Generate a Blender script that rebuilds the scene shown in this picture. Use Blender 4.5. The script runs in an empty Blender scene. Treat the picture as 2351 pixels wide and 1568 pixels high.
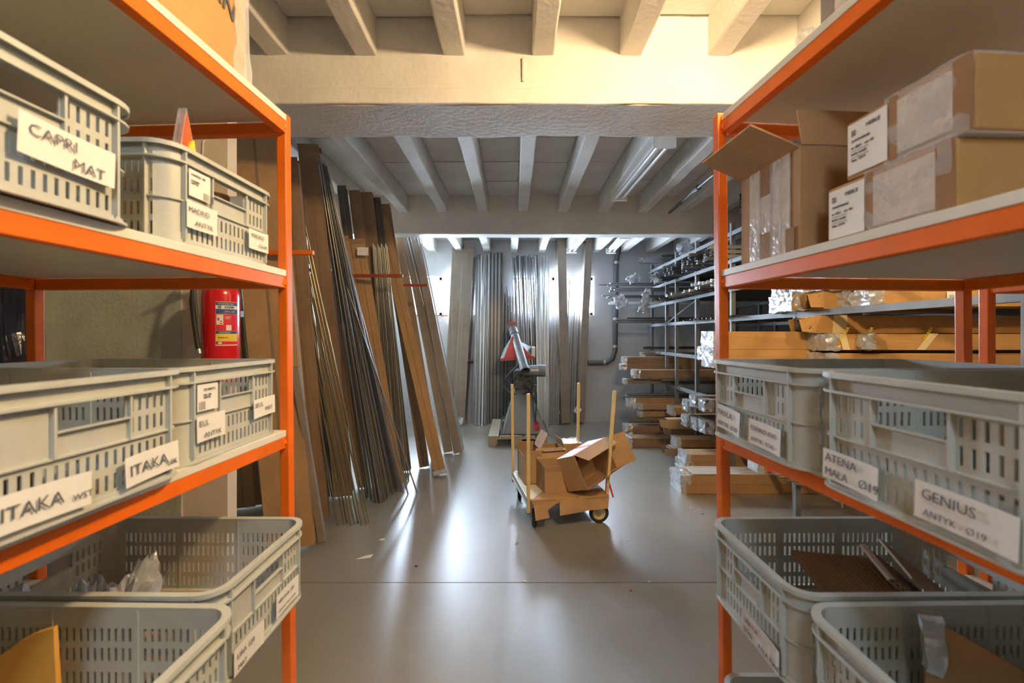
import bpy, bmesh, math, random
from mathutils import Vector, Matrix, noise, Euler
R = math.radians
rnd = random.Random(7)
C = bpy.context.scene.collection
D = bpy.data
F = 980.0                                  # focal length in pixels of a 2351 wide frame (15 mm)

# ------------------------------------------------------------------ camera
cd = D.cameras.new('camera'); cam = D.objects.new('camera', cd); C.objects.link(cam)
cam.location = (0, 0, 1.5); cam.rotation_euler = (R(90), 0, 0)
cd.sensor_width = 36; cd.lens = F * 36 / 2351
cd.shift_x = -4.5 / 2351; cd.shift_y = -12 / 2351
cd.clip_start = .02
cd.dof.use_dof = True; cd.dof.focus_distance = 3.8; cd.dof.aperture_fstop = 3.2
bpy.context.scene.camera = cam

# ------------------------------------------------------------------ sky, lights, exposure
w = D.worlds.new('sky'); bpy.context.scene.world = w; w.use_nodes = True
bg = w.node_tree.nodes['Background']; bg.inputs[0].default_value = (.86, .93, 1, 1); bg.inputs[1].default_value = 2.4
vs = bpy.context.scene.view_settings
vs.view_transform = 'Standard'; vs.look = 'None'; vs.gamma = 1; vs.use_curve_mapping = False
vs.exposure = 0.06


def area(name, loc, rot, sx, sy, power, col, spread=180):
    l = D.lights.new(name, 'AREA'); l.shape = 'RECTANGLE'; l.size = sx; l.size_y = sy; l.energy = power; l.color = col
    l.spread = R(spread)
    o = D.objects.new(name, l); C.objects.link(o); o.location = loc; o.rotation_euler = rot
    return o


WARM = (1, .70, .37); COOL = (.66, .81, 1)
def bulb(name, loc, power, col, rad=.07):
    l = D.lights.new(name, 'POINT'); l.energy = power; l.color = col; l.shadow_soft_size = rad
    o = D.objects.new(name, l); C.objects.link(o); o.location = loc


area('daylight_window_left', (-1.3, 7.97, 2.10), (R(-90), 0, 0), 1.7, 1.3, 2400, COOL)
area('daylight_window_right', (.7, 7.97, 2.10), (R(-90), 0, 0), 1.9, 1.3, 2300, COOL)
bulb('ceiling_lamp_light', (.845, .80, 2.88), 168, WARM)
area('aisle_lamp_light', (.12, -1.0, 2.84), (0, 0, 0), .3, .9, 31, (.66, .82, 1))
bulb('ceiling_lamp_light_rear', (-.2, -2.9, 2.70), 14, WARM)
bulb('ceiling_lamp_light_right', (2.9, 1.9, 2.75), 55, (1, .74, .45))


# ------------------------------------------------------------------ materials


def mat(name, col, rough=.6, metal=0, var=.0, scale=6, bump=0, bscale=60, spec=.5, stretch=None, col2=None, detail=5, rvar=0):
    m = D.materials.new(name); m.use_nodes = True
    n = m.node_tree.nodes; L = m.node_tree.links; b = n['Principled BSDF']
    b.inputs['Base Color'].default_value = (*col, 1); b.inputs['Roughness'].default_value = rough
    b.inputs['Metallic'].default_value = metal; b.inputs['Specular IOR Level'].default_value = spec
    if var or bump or col2 or rvar:
        tc = n.new('ShaderNodeTexCoord'); mp = n.new('ShaderNodeMapping'); L.new(tc.outputs['Object'], mp.inputs[0])
        if stretch: mp.inputs['Scale'].default_value = stretch
    if var or col2:
        nz = n.new('ShaderNodeTexNoise'); nz.inputs['Scale'].default_value = scale; nz.inputs['Detail'].default_value = detail
        nz.inputs['Roughness'].default_value = .62
        L.new(mp.outputs[0], nz.inputs['Vector'])
        cr = n.new('ShaderNodeValToRGB'); L.new(nz.outputs['Fac'], cr.inputs[0])
        c2 = col2 if col2 else tuple(c * (1 - var) for c in col)
        cr.color_ramp.elements[0].position = .32; cr.color_ramp.elements[1].position = .68
        cr.color_ramp.elements[0].color = (*c2, 1)
        cr.color_ramp.elements[1].color = (*[min(1, c * (1 + var * .5)) for c in col], 1)
        L.new(cr.outputs[0], b.inputs['Base Color'])
        if rvar:
            mr = n.new('ShaderNodeMapRange'); mr.inputs[3].default_value = rough - rvar; mr.inputs[4].default_value = rough + rvar
            L.new(nz.outputs['Fac'], mr.inputs[0]); L.new(mr.outputs[0], b.inputs['Roughness'])
    if bump:
        n2 = n.new('ShaderNodeTexNoise'); n2.inputs['Scale'].default_value = bscale; n2.inputs['Detail'].default_value = 6
        L.new(mp.outputs[0], n2.inputs['Vector'])
        bp = n.new('ShaderNodeBump'); bp.inputs['Strength'].default_value = bump; bp.inputs['Distance'].default_value = .01
        L.new(n2.outputs['Fac'], bp.inputs['Height']); L.new(bp.outputs[0], b.inputs['Normal'])
    return m


M = {}
M['floor'] = mat('polished_concrete', (.26, .243, .205), .35, 0, .10, 2.2, .05, 9, .75, detail=9, rvar=.03)
_b = M['floor'].node_tree.nodes['Principled BSDF']; _b.inputs['Coat Weight'].default_value = 1; _b.inputs['Coat Roughness'].default_value = .34
M['joint'] = mat('joint_filler', (.06, .05, .045), .9)
M['paint'] = mat('white_painted_concrete', (.70, .68, .64), .75, 0, .10, 3, .35, 34)
M['wall'] = mat('white_wall_paint', (.47, .48, .50), .8, 0, .10, 2, .15, 40)
M['greywall'] = mat('bare_grey_render', (.50, .52, .46), .85, 0, .16, 5, .35, 50)
M['beige'] = mat('cream_plaster', (.74, .64, .52), .8, 0, .08, 4, .1, 40)
M['orange'] = mat('orange_enamel', (.84, .155, .0), .36, 0, .14, 7, .04, 40, .6)
M['redbrown'] = mat('red_oxide_paint', (.34, .055, .022), .45, 0, .25, 12)
M['board'] = mat('white_shelf_board', (.74, .72, .62), .38, 0, .06, 5)
M['crate'] = mat('grey_crate_plastic', (.50, .515, .46), .48, 0, .10, 9, .08, 70)
M['card'] = mat('brown_cardboard', (.42, .25, .115), .8, 0, .16, 5, .12, 50)
M['card2'] = mat('dark_brown_cardboard', (.28, .175, .10), .82, 0, .2, 4, .12, 50)
M['card3'] = mat('golden_cardboard', (.50, .28, .095), .75, 0, .14, 5, .12, 50)
M['cardgrey'] = mat('dusty_grey_brown_cardboard', (.26, .215, .17), .85, 0, .2, 4, .1, 50)
M['carddark'] = mat('charcoal_cardboard', (.10, .085, .075), .8, 0, .25, 4, .1, 50)
M['inside'] = mat('cardboard_inside', (.30, .17, .075), .85)
M['paper'] = mat('white_paper', (.80, .78, .73), .7, 0, .04, 10)
M['ink'] = mat('black_marker_ink', (.09, .09, .10), .6)
M['print'] = mat('dark_grey_print', (.09, .09, .10), .6)
M['steel'] = mat('galvanised_steel', (.42, .43, .44), .38, .85, .2, 14)
M['rack'] = mat('grey_painted_steel', (.17, .18, .185), .6, 0, .15, 8)
M['dark'] = mat('blackened_steel', (.085, .085, .085), .4, .6, .3, 9)
M['alu'] = mat('brushed_aluminium', (.5, .51, .52), .36, .9, .12, 10, stretch=(1, 1, .1))
M['alud'] = mat('dull_grey_profile', (.24, .245, .25), .38, .7, .2, 10, stretch=(1, 1, .1))
M['brass'] = mat('brass_coloured_rod', (.38, .33, .20), .3, .85, .15, 10, stretch=(1, 1, .1))
M['whiteprofile'] = mat('white_profile', (.72, .73, .73), .45, 0, .05, 8)
M['pipegrey'] = mat('dull_pipe_paint', (.14, .15, .155), .42, .3, .2, 8)
M['film'] = None
M['foil'] = mat('silvery_plastic_wrap', (.62, .64, .66), .28, .45, .3, 12, .5, 35)
M['tape'] = mat('shiny_brown_packing_tape', (.33, .19, .10), .22, 0, .1, 9, .15, 40)
M['cleartape'] = mat('milky_clear_tape', (.62, .56, .50), .18, 0, .12, 20, .5, 40)
M['creamtape'] = mat('cream_printed_tape', (.74, .62, .34), .4, 0, .08, 9)
M['yellow'] = mat('yellow_print', (.80, .62, .05), .5)
M['redtape'] = mat('red_tape', (.70, .03, .05), .35)
M['red'] = mat('red_extinguisher_paint', (.62, .008, .012), .22, 0, .05, 6, 0, 0, .6)
M['machinered'] = mat('faded_red_paint', (.50, .055, .04), .5, 0, .2, 6)
M['machinegrey'] = mat('pale_machine_paint', (.17, .18, .18), .5, 0, .15, 6)
M['blue'] = mat('blue_print', (.03, .08, .26), .5)
M['rubber'] = mat('black_rubber', (.02, .02, .021), .6)
M['wood'] = mat('weathered_wood', (.36, .29, .21), .8, 0, .3, 5, .3, 30, stretch=(1, 8, 8))
M['lath'] = mat('yellow_pine_lath', (.62, .46, .20), .55, 0, .15, 6, stretch=(8, 8, 1))
M['plastic_white'] = mat('white_plastic', (.78, .78, .76), .4)
M['pipe'] = mat('dark_conduit', (.09, .09, .10), .5)
M['bagfilm'] = mat('cloudy_plastic_bag', (.50, .52, .58), .2, 0, .25, 14, .5, 26)
M['blackfilm'] = mat('black_stretch_film', (.02, .025, .05), .2, 0, .2, 6, .6, 14)
M['envelope'] = mat('mustard_padded_envelope', (.72, .36, .06), .6, 0, .1, 6)


def see_through(name, col, rough, fac):
    m = D.materials.new(name); m.use_nodes = True; n = m.node_tree.nodes; L = m.node_tree.links
    b = n['Principled BSDF']; b.inputs['Base Color'].default_value = (*col, 1); b.inputs['Roughness'].default_value = rough
    b.inputs['Specular IOR Level'].default_value = .8
    t = n.new('ShaderNodeBsdfTransparent'); mx = n.new('ShaderNodeMixShader')
    lw = n.new('ShaderNodeLayerWeight'); lw.inputs[0].default_value = .35
    mr = n.new('ShaderNodeMapRange'); mr.inputs[3].default_value = fac; mr.inputs[4].default_value = min(1, fac + .5)
    tc = n.new('ShaderNodeTexCoord'); nz = n.new('ShaderNodeTexNoise'); nz.inputs['Scale'].default_value = 30
    bp = n.new('ShaderNodeBump'); bp.inputs['Strength'].default_value = .5; bp.inputs['Distance'].default_value = .01
    L.new(tc.outputs['Object'], nz.inputs['Vector']); L.new(nz.outputs['Fac'], bp.inputs['Height']); L.new(bp.outputs[0], b.inputs['Normal'])
    L.new(lw.outputs['Facing'], mr.inputs[0]); L.new(mr.outputs[0], mx.inputs[0])
    L.new(t.outputs[0], mx.inputs[1]); L.new(b.outputs[0], mx.inputs[2])
    L.new(mx.outputs[0], n['Material Output'].inputs[0]); return m


M['film'] = see_through('clear_plastic_film', (.85, .85, .86), .08, .18)
M['glass'] = see_through('frosted_window_glass', (.9, .95, 1), .1, .08)

# ------------------------------------------------------------------ helpers


def at(px, py, Y): return Vector(((px - 1180) * Y / F, Y, 1.5 - (py - 772) * Y / F))
def fl(px, py, z=0.):
    Y = (1.5 - z) * F / (py - 772); return Vector(((px - 1180) * Y / F, Y, z))


class MB:
    def __init__(s): s.v = []; s.f = []
    def add(s, vs, fs, T=None):
        o = len(s.v); s.v += [tuple(T @ Vector(v)) if T else tuple(v) for v in vs]; s.f += [tuple(i + o for i in f) for f in fs]; return s
    def box(s, x0, x1, y0, y1, z0, z1, T=None):
        return s.add([(x0, y0, z0), (x1, y0, z0), (x1, y1, z0), (x0, y1, z0), (x0, y0, z1), (x1, y0, z1), (x1, y1, z1), (x0, y1, z1)],
                     [(0, 3, 2, 1), (4, 5, 6, 7), (0, 1, 5, 4), (1, 2, 6, 5), (2, 3, 7, 6), (3, 0, 4, 7)], T)
    def prism(s, pts, z0, z1, T=None):
        n = len(pts)
        return s.add([(x, y, z0) for x, y in pts] + [(x, y, z1) for x, y in pts],
                     [tuple(range(n - 1, -1, -1)), tuple(range(n, 2 * n))] + [(i, (i + 1) % n, n + (i + 1) % n, n + i) for i in range(n)], T)
    def rev(s, prof, seg=20, T=None, closed=False):       # revolve (r, z) about z
        k = len(prof); vs = []
        for i in range(seg):
            a = 2 * math.pi * i / seg; vs += [(r * math.cos(a), r * math.sin(a), z) for r, z in prof]
        fs = [(i * k + j, ((i + 1) % seg) * k + j, ((i + 1) % seg) * k + j + 1, i * k + j + 1) for i in range(seg) for j in range(k - 1)]
        if not closed: fs += [tuple(i * k for i in reversed(range(seg))), tuple(i * k + k - 1 for i in range(seg))]
        else: fs += [(i * k + k - 1, ((i + 1) % seg) * k + k - 1, ((i + 1) % seg) * k, i * k) for i in range(seg)]
        return s.add(vs, fs, T)
    def tube(s, pts, r, seg=8):
        pts = [Vector(p) for p in pts]; vs = []; fs = []; n = len(pts)
        up = Vector((0, 0, 1)) if abs((pts[1] - pts[0]).normalized().z) < .9 else Vector((1, 0, 0))
        for i, p in enumerate(pts):
            d = (pts[min(i + 1, n - 1)] - pts[max(i - 1, 0)]).normalized()
            a = d.cross(up).normalized(); b = a.cross(d)
            vs += [tuple(p + r * (math.cos(2 * math.pi * j / seg) * a + math.sin(2 * math.pi * j / seg) * b)) for j in range(seg)]
        fs = [(i * seg + j, i * seg + (j + 1) % seg, (i + 1) * seg + (j + 1) % seg, (i + 1) * seg + j) for i in range(n - 1) for j in range(seg)]
        fs += [tuple(range(seg - 1, -1, -1)), tuple(range((n - 1) * seg, n * seg))]
        return s.add(vs, fs)
    def mesh(s, name, smooth=None):
        m = D.meshes.new(name); m.from_pydata(s.v, [], s.f); m.update()
        bm = bmesh.new(); bm.from_mesh(m); bmesh.ops.recalc_face_normals(bm, faces=bm.faces); bm.to_mesh(m); bm.free()
        if smooth is not None:
            m.polygons.foreach_set('use_smooth', [True] * len(m.polygons)); m.set_sharp_from_angle(angle=R(smooth))
        return m
    def obj(s, name, m, parent=None, smooth=None, bevel=0):
        return put(name, s.mesh(name, smooth), m, parent, bevel)


def put(name, me, m, parent=None, bevel=0):
    o = D.objects.new(name, me); C.objects.link(o)
    if m is not None and not me.materials: me.materials.append(m if not isinstance(m, str) else M[m])
    if parent: o.parent = parent
    if bevel:
        b = o.modifiers.new('bevel', 'BEVEL'); b.width = bevel; b.segments = 2; b.limit_method = 'ANGLE'
    return o


def tag(o, label, cat, group=None, kind=None):
    o['label'] = label; o['category'] = cat
    if group: o['group'] = group
    if kind: o['kind'] = kind
    return o


def thing(name, label, cat, loc=(0, 0, 0), rz=0, group=None, mw=None):
    o = D.objects.new(name, None); C.objects.link(o); o.empty_display_size = .1
    if mw is not None: o.matrix_world = mw
    else: o.location = loc; o.rotation_euler = (0, 0, rz)
    return tag(o, label, cat, group)


def struct(o): o['kind'] = 'structure'; return o


def frame(p, z, xh=Vector((1, 0, 0))):
    """matrix at p whose z axis is z and whose x axis is close to xh"""
    z = Vector(z).normalized(); x = (Vector(xh) - Vector(xh).dot(z) * z).normalized(); y = z.cross(x)
    m = Matrix((x, y, z)).transposed().to_4x4(); m.translation = p; return m


_txt = {}


def text_mesh(body, size, spacing=1.0, bold=.0, align='LEFT'):
    k = (body, size, spacing, bold, align)
    if k in _txt: return _txt[k]
    c = D.curves.new('lettering', 'FONT'); c.body = body; c.size = size; c.offset = bold; c.space_character = spacing
    c.space_line = .85; c.resolution_u = 2; c.extrude = .0003; c.align_x = align
    o = D.objects.new('lettering_source', c); C.objects.link(o)
    dg = bpy.context.evaluated_depsgraph_get(); me = D.meshes.new_from_object(o.evaluated_get(dg))
    D.objects.remove(o); D.curves.remove(c); me.name = 'lettering'; _txt[k] = me
    me.materials.clear()
    return me


FACE_PX = Matrix(((0, 0, 1, 0), (1, 0, 0, 0), (0, 1, 0, 0), (0, 0, 0, 1)))     # text plane -> the +x face of a thing
FACE_NY = Matrix(((1, 0, 0, 0), (0, 0, -1, 0), (0, 1, 0, 0), (0, 0, 0, 1)))    # text plane -> the -y face


def lettering(body, size, parent, loc, face=FACE_PX, tilt=0, m='ink', bold=.002, spacing=1.05, name='lettering'):
    me = text_mesh(body, size, spacing, bold).copy(); o = put(name, me, m, parent)
    o.matrix_local = Matrix.Translation(loc) @ face @ Matrix.Rotation(tilt, 4, 'Z')
    return o


def paper(parent, loc, w, h, face=FACE_PX, tilt=0, lines=(), m='paper', name='paper_label', mtext='ink', curl=.003):
    """a slightly wavy sheet, its centre at loc; lines = (text, size, x, y[, tilt])"""
    nx = 6; vs = []; fs = []
    for i in range(nx + 1):
        x = -w / 2 + w * i / nx; z = .0006 + curl * (abs(i - nx / 2) / (nx / 2)) ** 3
        vs += [(x, -h / 2, z), (x, h / 2, z), (x, h / 2, z + .0005), (x, -h / 2, z + .0005)]
    for i in range(nx):
        a = 4 * i; b = a + 4
        fs += [(a, a + 1, b + 1, b), (a + 3, b + 3, b + 2, a + 2), (a, b, b + 3, a + 3), (a + 1, a + 2, b + 2, b + 1)]
    fs += [(0, 3, 2, 1), (4 * nx, 4 * nx + 1, 4 * nx + 2, 4 * nx + 3)]
    o = MB().add(vs, fs).obj(name, m, parent)
    o.matrix_local = Matrix.Translation(loc) @ face @ Matrix.Rotation(tilt, 4, 'Z')
    for L in lines:
        t = put('lettering', text_mesh(L[0], L[1] * .86, 1.0, -.0002 if mtext == 'ink' else 0), None, o)
        if not t.data.materials: t.data.materials.append(M[mtext])
        t.matrix_local = Matrix.Translation((L[2] - w / 2, L[3] - h / 2, .0046 if curl > .002 else .0020)) @ Matrix.Rotation(L[4] if len(L) > 4 else 0, 4, 'Z')
    return o


def lump(rx, ry, rz, amp, seed, sub=3, f=3., flat=0.):
    bm = bmesh.new(); bmesh.ops.create_icosphere(bm, subdivisions=sub, radius=1)
    for v in bm.verts:
        p = v.co.copy(); n1 = noise.noise(p * f + Vector((seed * 3.1, seed, 0))); n2 = noise.noise(p * f * 2.7 + Vector((seed, 5, seed)))
        q = p * (1 + amp * n1 * 2 + amp * n2)
        v.co = Vector((q.x * rx, q.y * ry, max(q.z, -1 + flat) * rz))
    me = D.meshes.new('lump'); bm.to_mesh(me); bm.free(); return me


def crumple_box(sx, sy, sz, amp, seed, n=5, T=None):
    """box with creased faces, centred"""
    bm = bmesh.new(); bmesh.ops.create_cube(bm, size=1)
    bmesh.ops.subdivide_edges(bm, edges=bm.edges[:], cuts=n, use_grid_fill=True)
    for v in bm.verts:
        p = Vector((v.co.x * sx, v.co.y * sy, v.co.z * sz))
        v.co = p + amp * Vector((noise.noise(p * 23 + Vector((seed, 0, 0))), noise.noise(p * 23 + Vector((0, seed, 9))), noise.noise(p * 23 + Vector((4, 0, seed)))))
    me = D.meshes.new('crumpled'); bm.to_mesh(me); bm.free()
    if T: me.transform(T)
    return me


# ------------------------------------------------------------------ the setting
XL, XR, YB, YF, ZS, ZR = -2.45, 6.4, 7.5, -4.2, 3.165, 2.97
JY = 2.60                                   # the joint across the floor
fm = MB(); fm.box(XL - .3, XR + .3, YF - .2, JY - .0035, -.2, 0); fm.box(XL - .3, XR + .3, JY + .0035, YB + .3, -.2, 0)
floor = struct(fm.obj('floor', 'floor'))
struct(MB().box(XL - .3, XR + .3, JY - .0036, JY + .0036, -.2, -.006).obj('joint_strip', 'joint', floor))
ceil = struct(MB().box(XL - .3, XR + .3, YF - .2, YB + .3, ZS + .02, ZS + .2).obj('ceiling', 'paint'))


def rough_bar(name, x0, x1, y0, y1, z0, z1, m, parent, amp=.004, nx=1, ny=1, nz=2, seed=0, bevel=.006):
    """box with uneven plastered faces"""
    me = D.meshes.new(name); bm = bmesh.new(); mb = {}
    def V(i, j, k):
        if (i, j, k) not in mb:
            p = Vector((x0 + (x1 - x0) * i / nx, y0 + (y1 - y0) * j / ny, z0 + (z1 - z0) * k / nz))
            d = Vector([noise.noise(p * 3.1 + Vector((seed, a, 3 * a))) for a in (1, 7, 13)]) * amp
            d += Vector([noise.noise(p * 11 + Vector((a, seed, a))) for a in (2, 5, 9)]) * amp * .5
            mb[i, j, k] = bm.verts.new(p + d)
        return mb[i, j, k]
    for i in range(nx):
        for j in range(ny):
            for k in (0, nz): bm.faces.new((V(i, j, k), V(i + 1, j, k), V(i + 1, j + 1, k), V(i, j + 1, k)))
    for i in range(nx):
        for k in range(nz):
            for j in (0, ny): bm.faces.new((V(i, j, k), V(i + 1, j, k), V(i + 1, j, k + 1), V(i, j, k + 1)))
    for j in range(ny):
        for k in range(nz):
            for i in (0, nx): bm.faces.new((V(i, j, k), V(i, j + 1, k), V(i, j + 1, k + 1), V(i, j, k + 1)))
    bmesh.ops.recalc_face_normals(bm, faces=bm.faces); bm.to_mesh(me); bm.free()
    me.polygons.foreach_set('use_smooth', [True] * len(me.polygons)); me.set_sharp_from_angle(angle=R(35))
    return struct(put(name, me, m, parent, bevel))


# beams
rough_bar('beam', XL, XR, 2.236, 2.60, 2.712, ZS + .03, 'paint', ceil, .009, 120, 3, 6, 1, .012)
rough_bar('beam_moulding', XL, XR, 2.224, 2.245, 2.712, 2.795, 'paint', ceil, .005, 120, 1, 2, 2, .006)
rough_bar('beam', XL, XR, 5.055, 5.255, 2.712, ZS + .03, 'paint', ceil, .006, 100, 2, 5, 3, .012)
struct(MB().box(.042, .050, 2.2225, 2.24, 2.83, 2.955).obj('crack', 'greywall', ceil))
bays = [(YF, 2.236, .15, .463), (2.60, 5.055, .11, .472), (5.255, YB, .01, .475)]
pan = MB().box(-.173, .173, -.243, .243, 0, .05).mesh('ceiling_panel'); pan.materials.append(M['paint'])
for b, (y0, y1, x0, sp) in enumerate(bays):
    for k in range(-6, 14):
        x = x0 + sp * k
        if x < XL + .03 or x > XR: continue
        if b == 0:
            rough_bar('rib', x - .058, x + .058, -1.2, y1 + .01, ZR, ZS + .03, 'paint', ceil, .007, 2, 30, 3, k, .01)
            struct(MB().box(x - .058, x + .058, y0, -1.2, ZR, ZS + .03).obj('rib', 'paint', ceil))
        else:
            rough_bar('rib', x - .058, x + .058, y0 - .01, y1 + .01, ZR, ZS + .03, 'paint', ceil, .007, 2, 24, 3, k + b * 20, .01)
        xm = x + sp / 2
        if xm < 3.2:
            ys = y0 + .245 if b else .98
            while ys < y1 - .05:
                o = struct(put('ceiling_panel', pan, None, ceil)); o.location = (xm, min(ys, y1 - .2), ZS + rnd.uniform(-.006, .008))
                o.rotation_euler = (rnd.uniform(-.006, .006), rnd.uniform(-.01, .01), 0); ys += .495

# walls
WIN = [(-1.97, -.66), (.0, 1.41)]; WZ = (1.872, 2.555)
wb = MB(); wb.box(XL - .3, XR + .3, YB, YB + .3, 0, WZ[0]); wb.box(XL - .3, XR + .3, YB, YB + .3, WZ[1], ZS + .1)
xs = [XL - .3] + [v for a in WIN for v in a] + [XR + .3]
for i in range(0, len(xs), 2): wb.box(xs[i], xs[i + 1], YB, YB + .3, WZ[0], WZ[1])
struct(wb.obj('wall_back', 'wall'))
struct(MB().box(XL - .3, XL, YF, YB, 0, ZS + .1).obj('wall_left', 'greywall'))
struct(MB().box(XR, XR + .3, YF, YB, 0, ZS + .1).obj('wall_right', 'wall'))
wr = MB(); wr.box(XL - .3, -1.2, YF - .2, YF, 0, ZS + .1); wr.box(1.2, XR + .3, YF - .2, YF, 0, ZS + .1); wr.box(-1.2, 1.2, YF - .2, YF, 2.7, ZS + .1)
struct(wr.obj('wall_front', 'wall'))
pil = struct(MB().box(-1.74, -1.5, 2.235, 2.31, 0, 2.72).obj('pillar', 'beige'))
rough_bar('wall_return', XL, -1.735, 2.228, 2.31, 0, 2.72, 'greywall', None, .004, 12, 2, 30, 8, .004)
for i, (a, b) in enumerate(WIN):
    fr = MB()
    for s in ((a, a + .045, WZ[0], WZ[1]), (b - .045, b, WZ[0], WZ[1]), (a, b, WZ[0], WZ[0] + .05), (a, b, WZ[1] - .05, WZ[1]), ((a + b) / 2 - .02, (a + b) / 2 + .02, WZ[0], WZ[1])):
        fr.box(s[0], s[1], YB + .16, YB + .22, s[2], s[3])
    wo = struct(fr.obj('window_%d' % (i + 1), 'plastic_white'))
    struct(MB().box(a, (a + b) / 2, YB + .185, YB + .19, *WZ).obj('pane', 'glass', wo)); struct(MB().box((a + b) / 2, b, YB + .185, YB + .19, *WZ).obj('pane', 'glass', wo))
    struct(MB().box(a, b, YB - .012, YB + .16, WZ[0] - .012, WZ[0]).obj('window_sill', 'redbrown' if i == 0 else 'plastic_white', wo))
tag(MB().box(-1.95, -1.50, YB + .42, YB + .47, 2.10, 2.145).box(-1.95, -1.91, YB + .47, YB + .50, 0, 2.145).obj('railing_bar', 'dark'), 'dark bar outside the window behind the leaning cartons', 'bar')
struct(MB().box(XL, XR, YB - .012, YB, 0, .1).obj('baseboard_back', 'wall'))

# ------------------------------------------------------------------ storage racks in the foreground
LZ = dict(s1=2.19, s2=1.706, s3=1.208, s4=.718, s5=.235)


def storage_rack(side, x, y, rz, label):
    """local x runs into the shelf depth, local y runs away from the camera; origin at the far aisle post"""
    r = thing('storage_rack', label, 'shelving', (x, y, 0), rz)
    s = side; P = .030; DEP = .84; LEN = 2.35
    lean = .016
    for (px, py) in ((0, 0), (DEP, 0), (0, -LEN), (DEP, -LEN)):
        x0 = px * s; e = MB()
        for (z0, z1) in ((0, 2.197),):
            d0, d1 = lean * (1.5 - z0) / 1.5, lean * (1.5 - z1) / 1.5
            a = P / 2
            e.add([(x0 - a + d0, py - a, z0), (x0 + a + d0, py - a, z0), (x0 + a + d0, py + a, z0), (x0 - a + d0, py + a, z0),
                   (x0 - a + d1, py - a, z1), (x0 + a + d1, py - a, z1), (x0 + a + d1, py + a, z1), (x0 - a + d1, py + a, z1)],
                  [(0, 3, 2, 1), (4, 5, 6, 7), (0, 1, 5, 4), (1, 2, 6, 5), (2, 3, 7, 6), (3, 0, 4, 7)])
        e.obj('post', 'orange', r, bevel=.003)
        MB().box(x0 - .03, x0 + .03, py - .03, py + .03, 0, .006).obj('foot_plate', 'orange', r)
    for k, z in LZ.items():
        zb = z - .02
        MB().box(min(-.012 * s, (DEP + .012) * s), max(-.012 * s, (DEP + .012) * s), -LEN + .017, -.017, zb, z).obj('shelf_board', 'board', r, bevel=.0015)
        a = sorted((-.010 * s, .018 * s)); MB().box(a[0], a[1], -LEN + .016, -.016, zb - .036, zb).obj('front_beam', 'orange', r, bevel=.002)
        a = sorted(((DEP - .018) * s, (DEP + .010) * s)); MB().box(a[0], a[1], -LEN + .016, -.016, zb - .036, zb).obj('rear_beam', 'orange', r, bevel=.002)
        for py in (0, -LEN):
            a = sorted((.016 * s, (DEP - .016) * s)); MB().box(a[0], a[1], py - .014, py + .014, zb - .036, zb).obj('cross_bar', 'orange', r, bevel=.002)
        for wx in (-.006, .0):
            me = lump(.008, .006, .012, .25, z, 2); o = put('weld_bead', me, M['orange'], r); o.location = (wx * s, -.02, zb - .02)
            if wx: break
    return r


storage_rack(-1, -.720, 1.347, R(-3.0), 'orange shelving rack with white boards under the sack and grey crates, left aisle side')
storage_rack(1, .656, 1.347, R(4.8), 'orange shelving rack holding taped cartons above grey crates, right aisle side')
# neighbour rack post behind the right rack
nb = thing('neighbour_rack', 'second orange rack upright standing just behind the right hand rack', 'shelving', (1.652, 1.490, 0), R(4.8))
for dx, nm in ((0, 'post'), (.80, 'post')):
    MB().box(dx - .015, dx + .015, -.015, .015, 0, 2.197).obj(nm, 'orange', nb, bevel=.003)
for z in LZ.values():
    MB().box(.016, .784, -.014, .014, z - .056, z - .02).obj('cross_bar', 'orange', nb); MB().box(-.01, .81, -2.0, -.016, z - .02, z).obj('shelf_board', 'board', nb)
    MB().box(-.01, .018, -2.0, -.016, z - .056, z - .02).obj('front_beam', 'orange', nb)

# ------------------------------------------------------------------ crates
CL, CW, CH = .6, .4, .222


def ring_pts(hx, hy, r, seg=5):
    out = []
    for cx, cy, a0 in ((hx - r, hy - r, 0), (-hx + r, hy - r, 90), (-hx + r, -hy + r, 180), (hx - r, -hy + r, 270)):
        for i in range(seg + 1):
            a = R(a0 + 90 * i / seg); out.append((cx + r * math.cos(a), cy + r * math.sin(a)))
    return out


def band(mb, hx, hy, r, out_, z0, z1, inn=.0):
    o = ring_pts(hx + out_, hy + out_, r + out_); i = ring_pts(hx - inn, hy - inn, r - inn); n = len(o)
    vs = [(x, y, z0) for x, y in o] + [(x, y, z1) for x, y in o] + [(x, y, z0) for x, y in i] + [(x, y, z1) for x, y in i]
    fs = []
    for k in range(n):
        j = (k + 1) % n
        fs += [(k, j, n + j, n + k), (2 * n + j, 2 * n + k, 3 * n + k, 3 * n + j), (n + k, n + j, 3 * n + j, 3 * n + k), (j, k, 2 * n + k, 2 * n + j)]
    mb.add(vs, fs)


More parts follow.
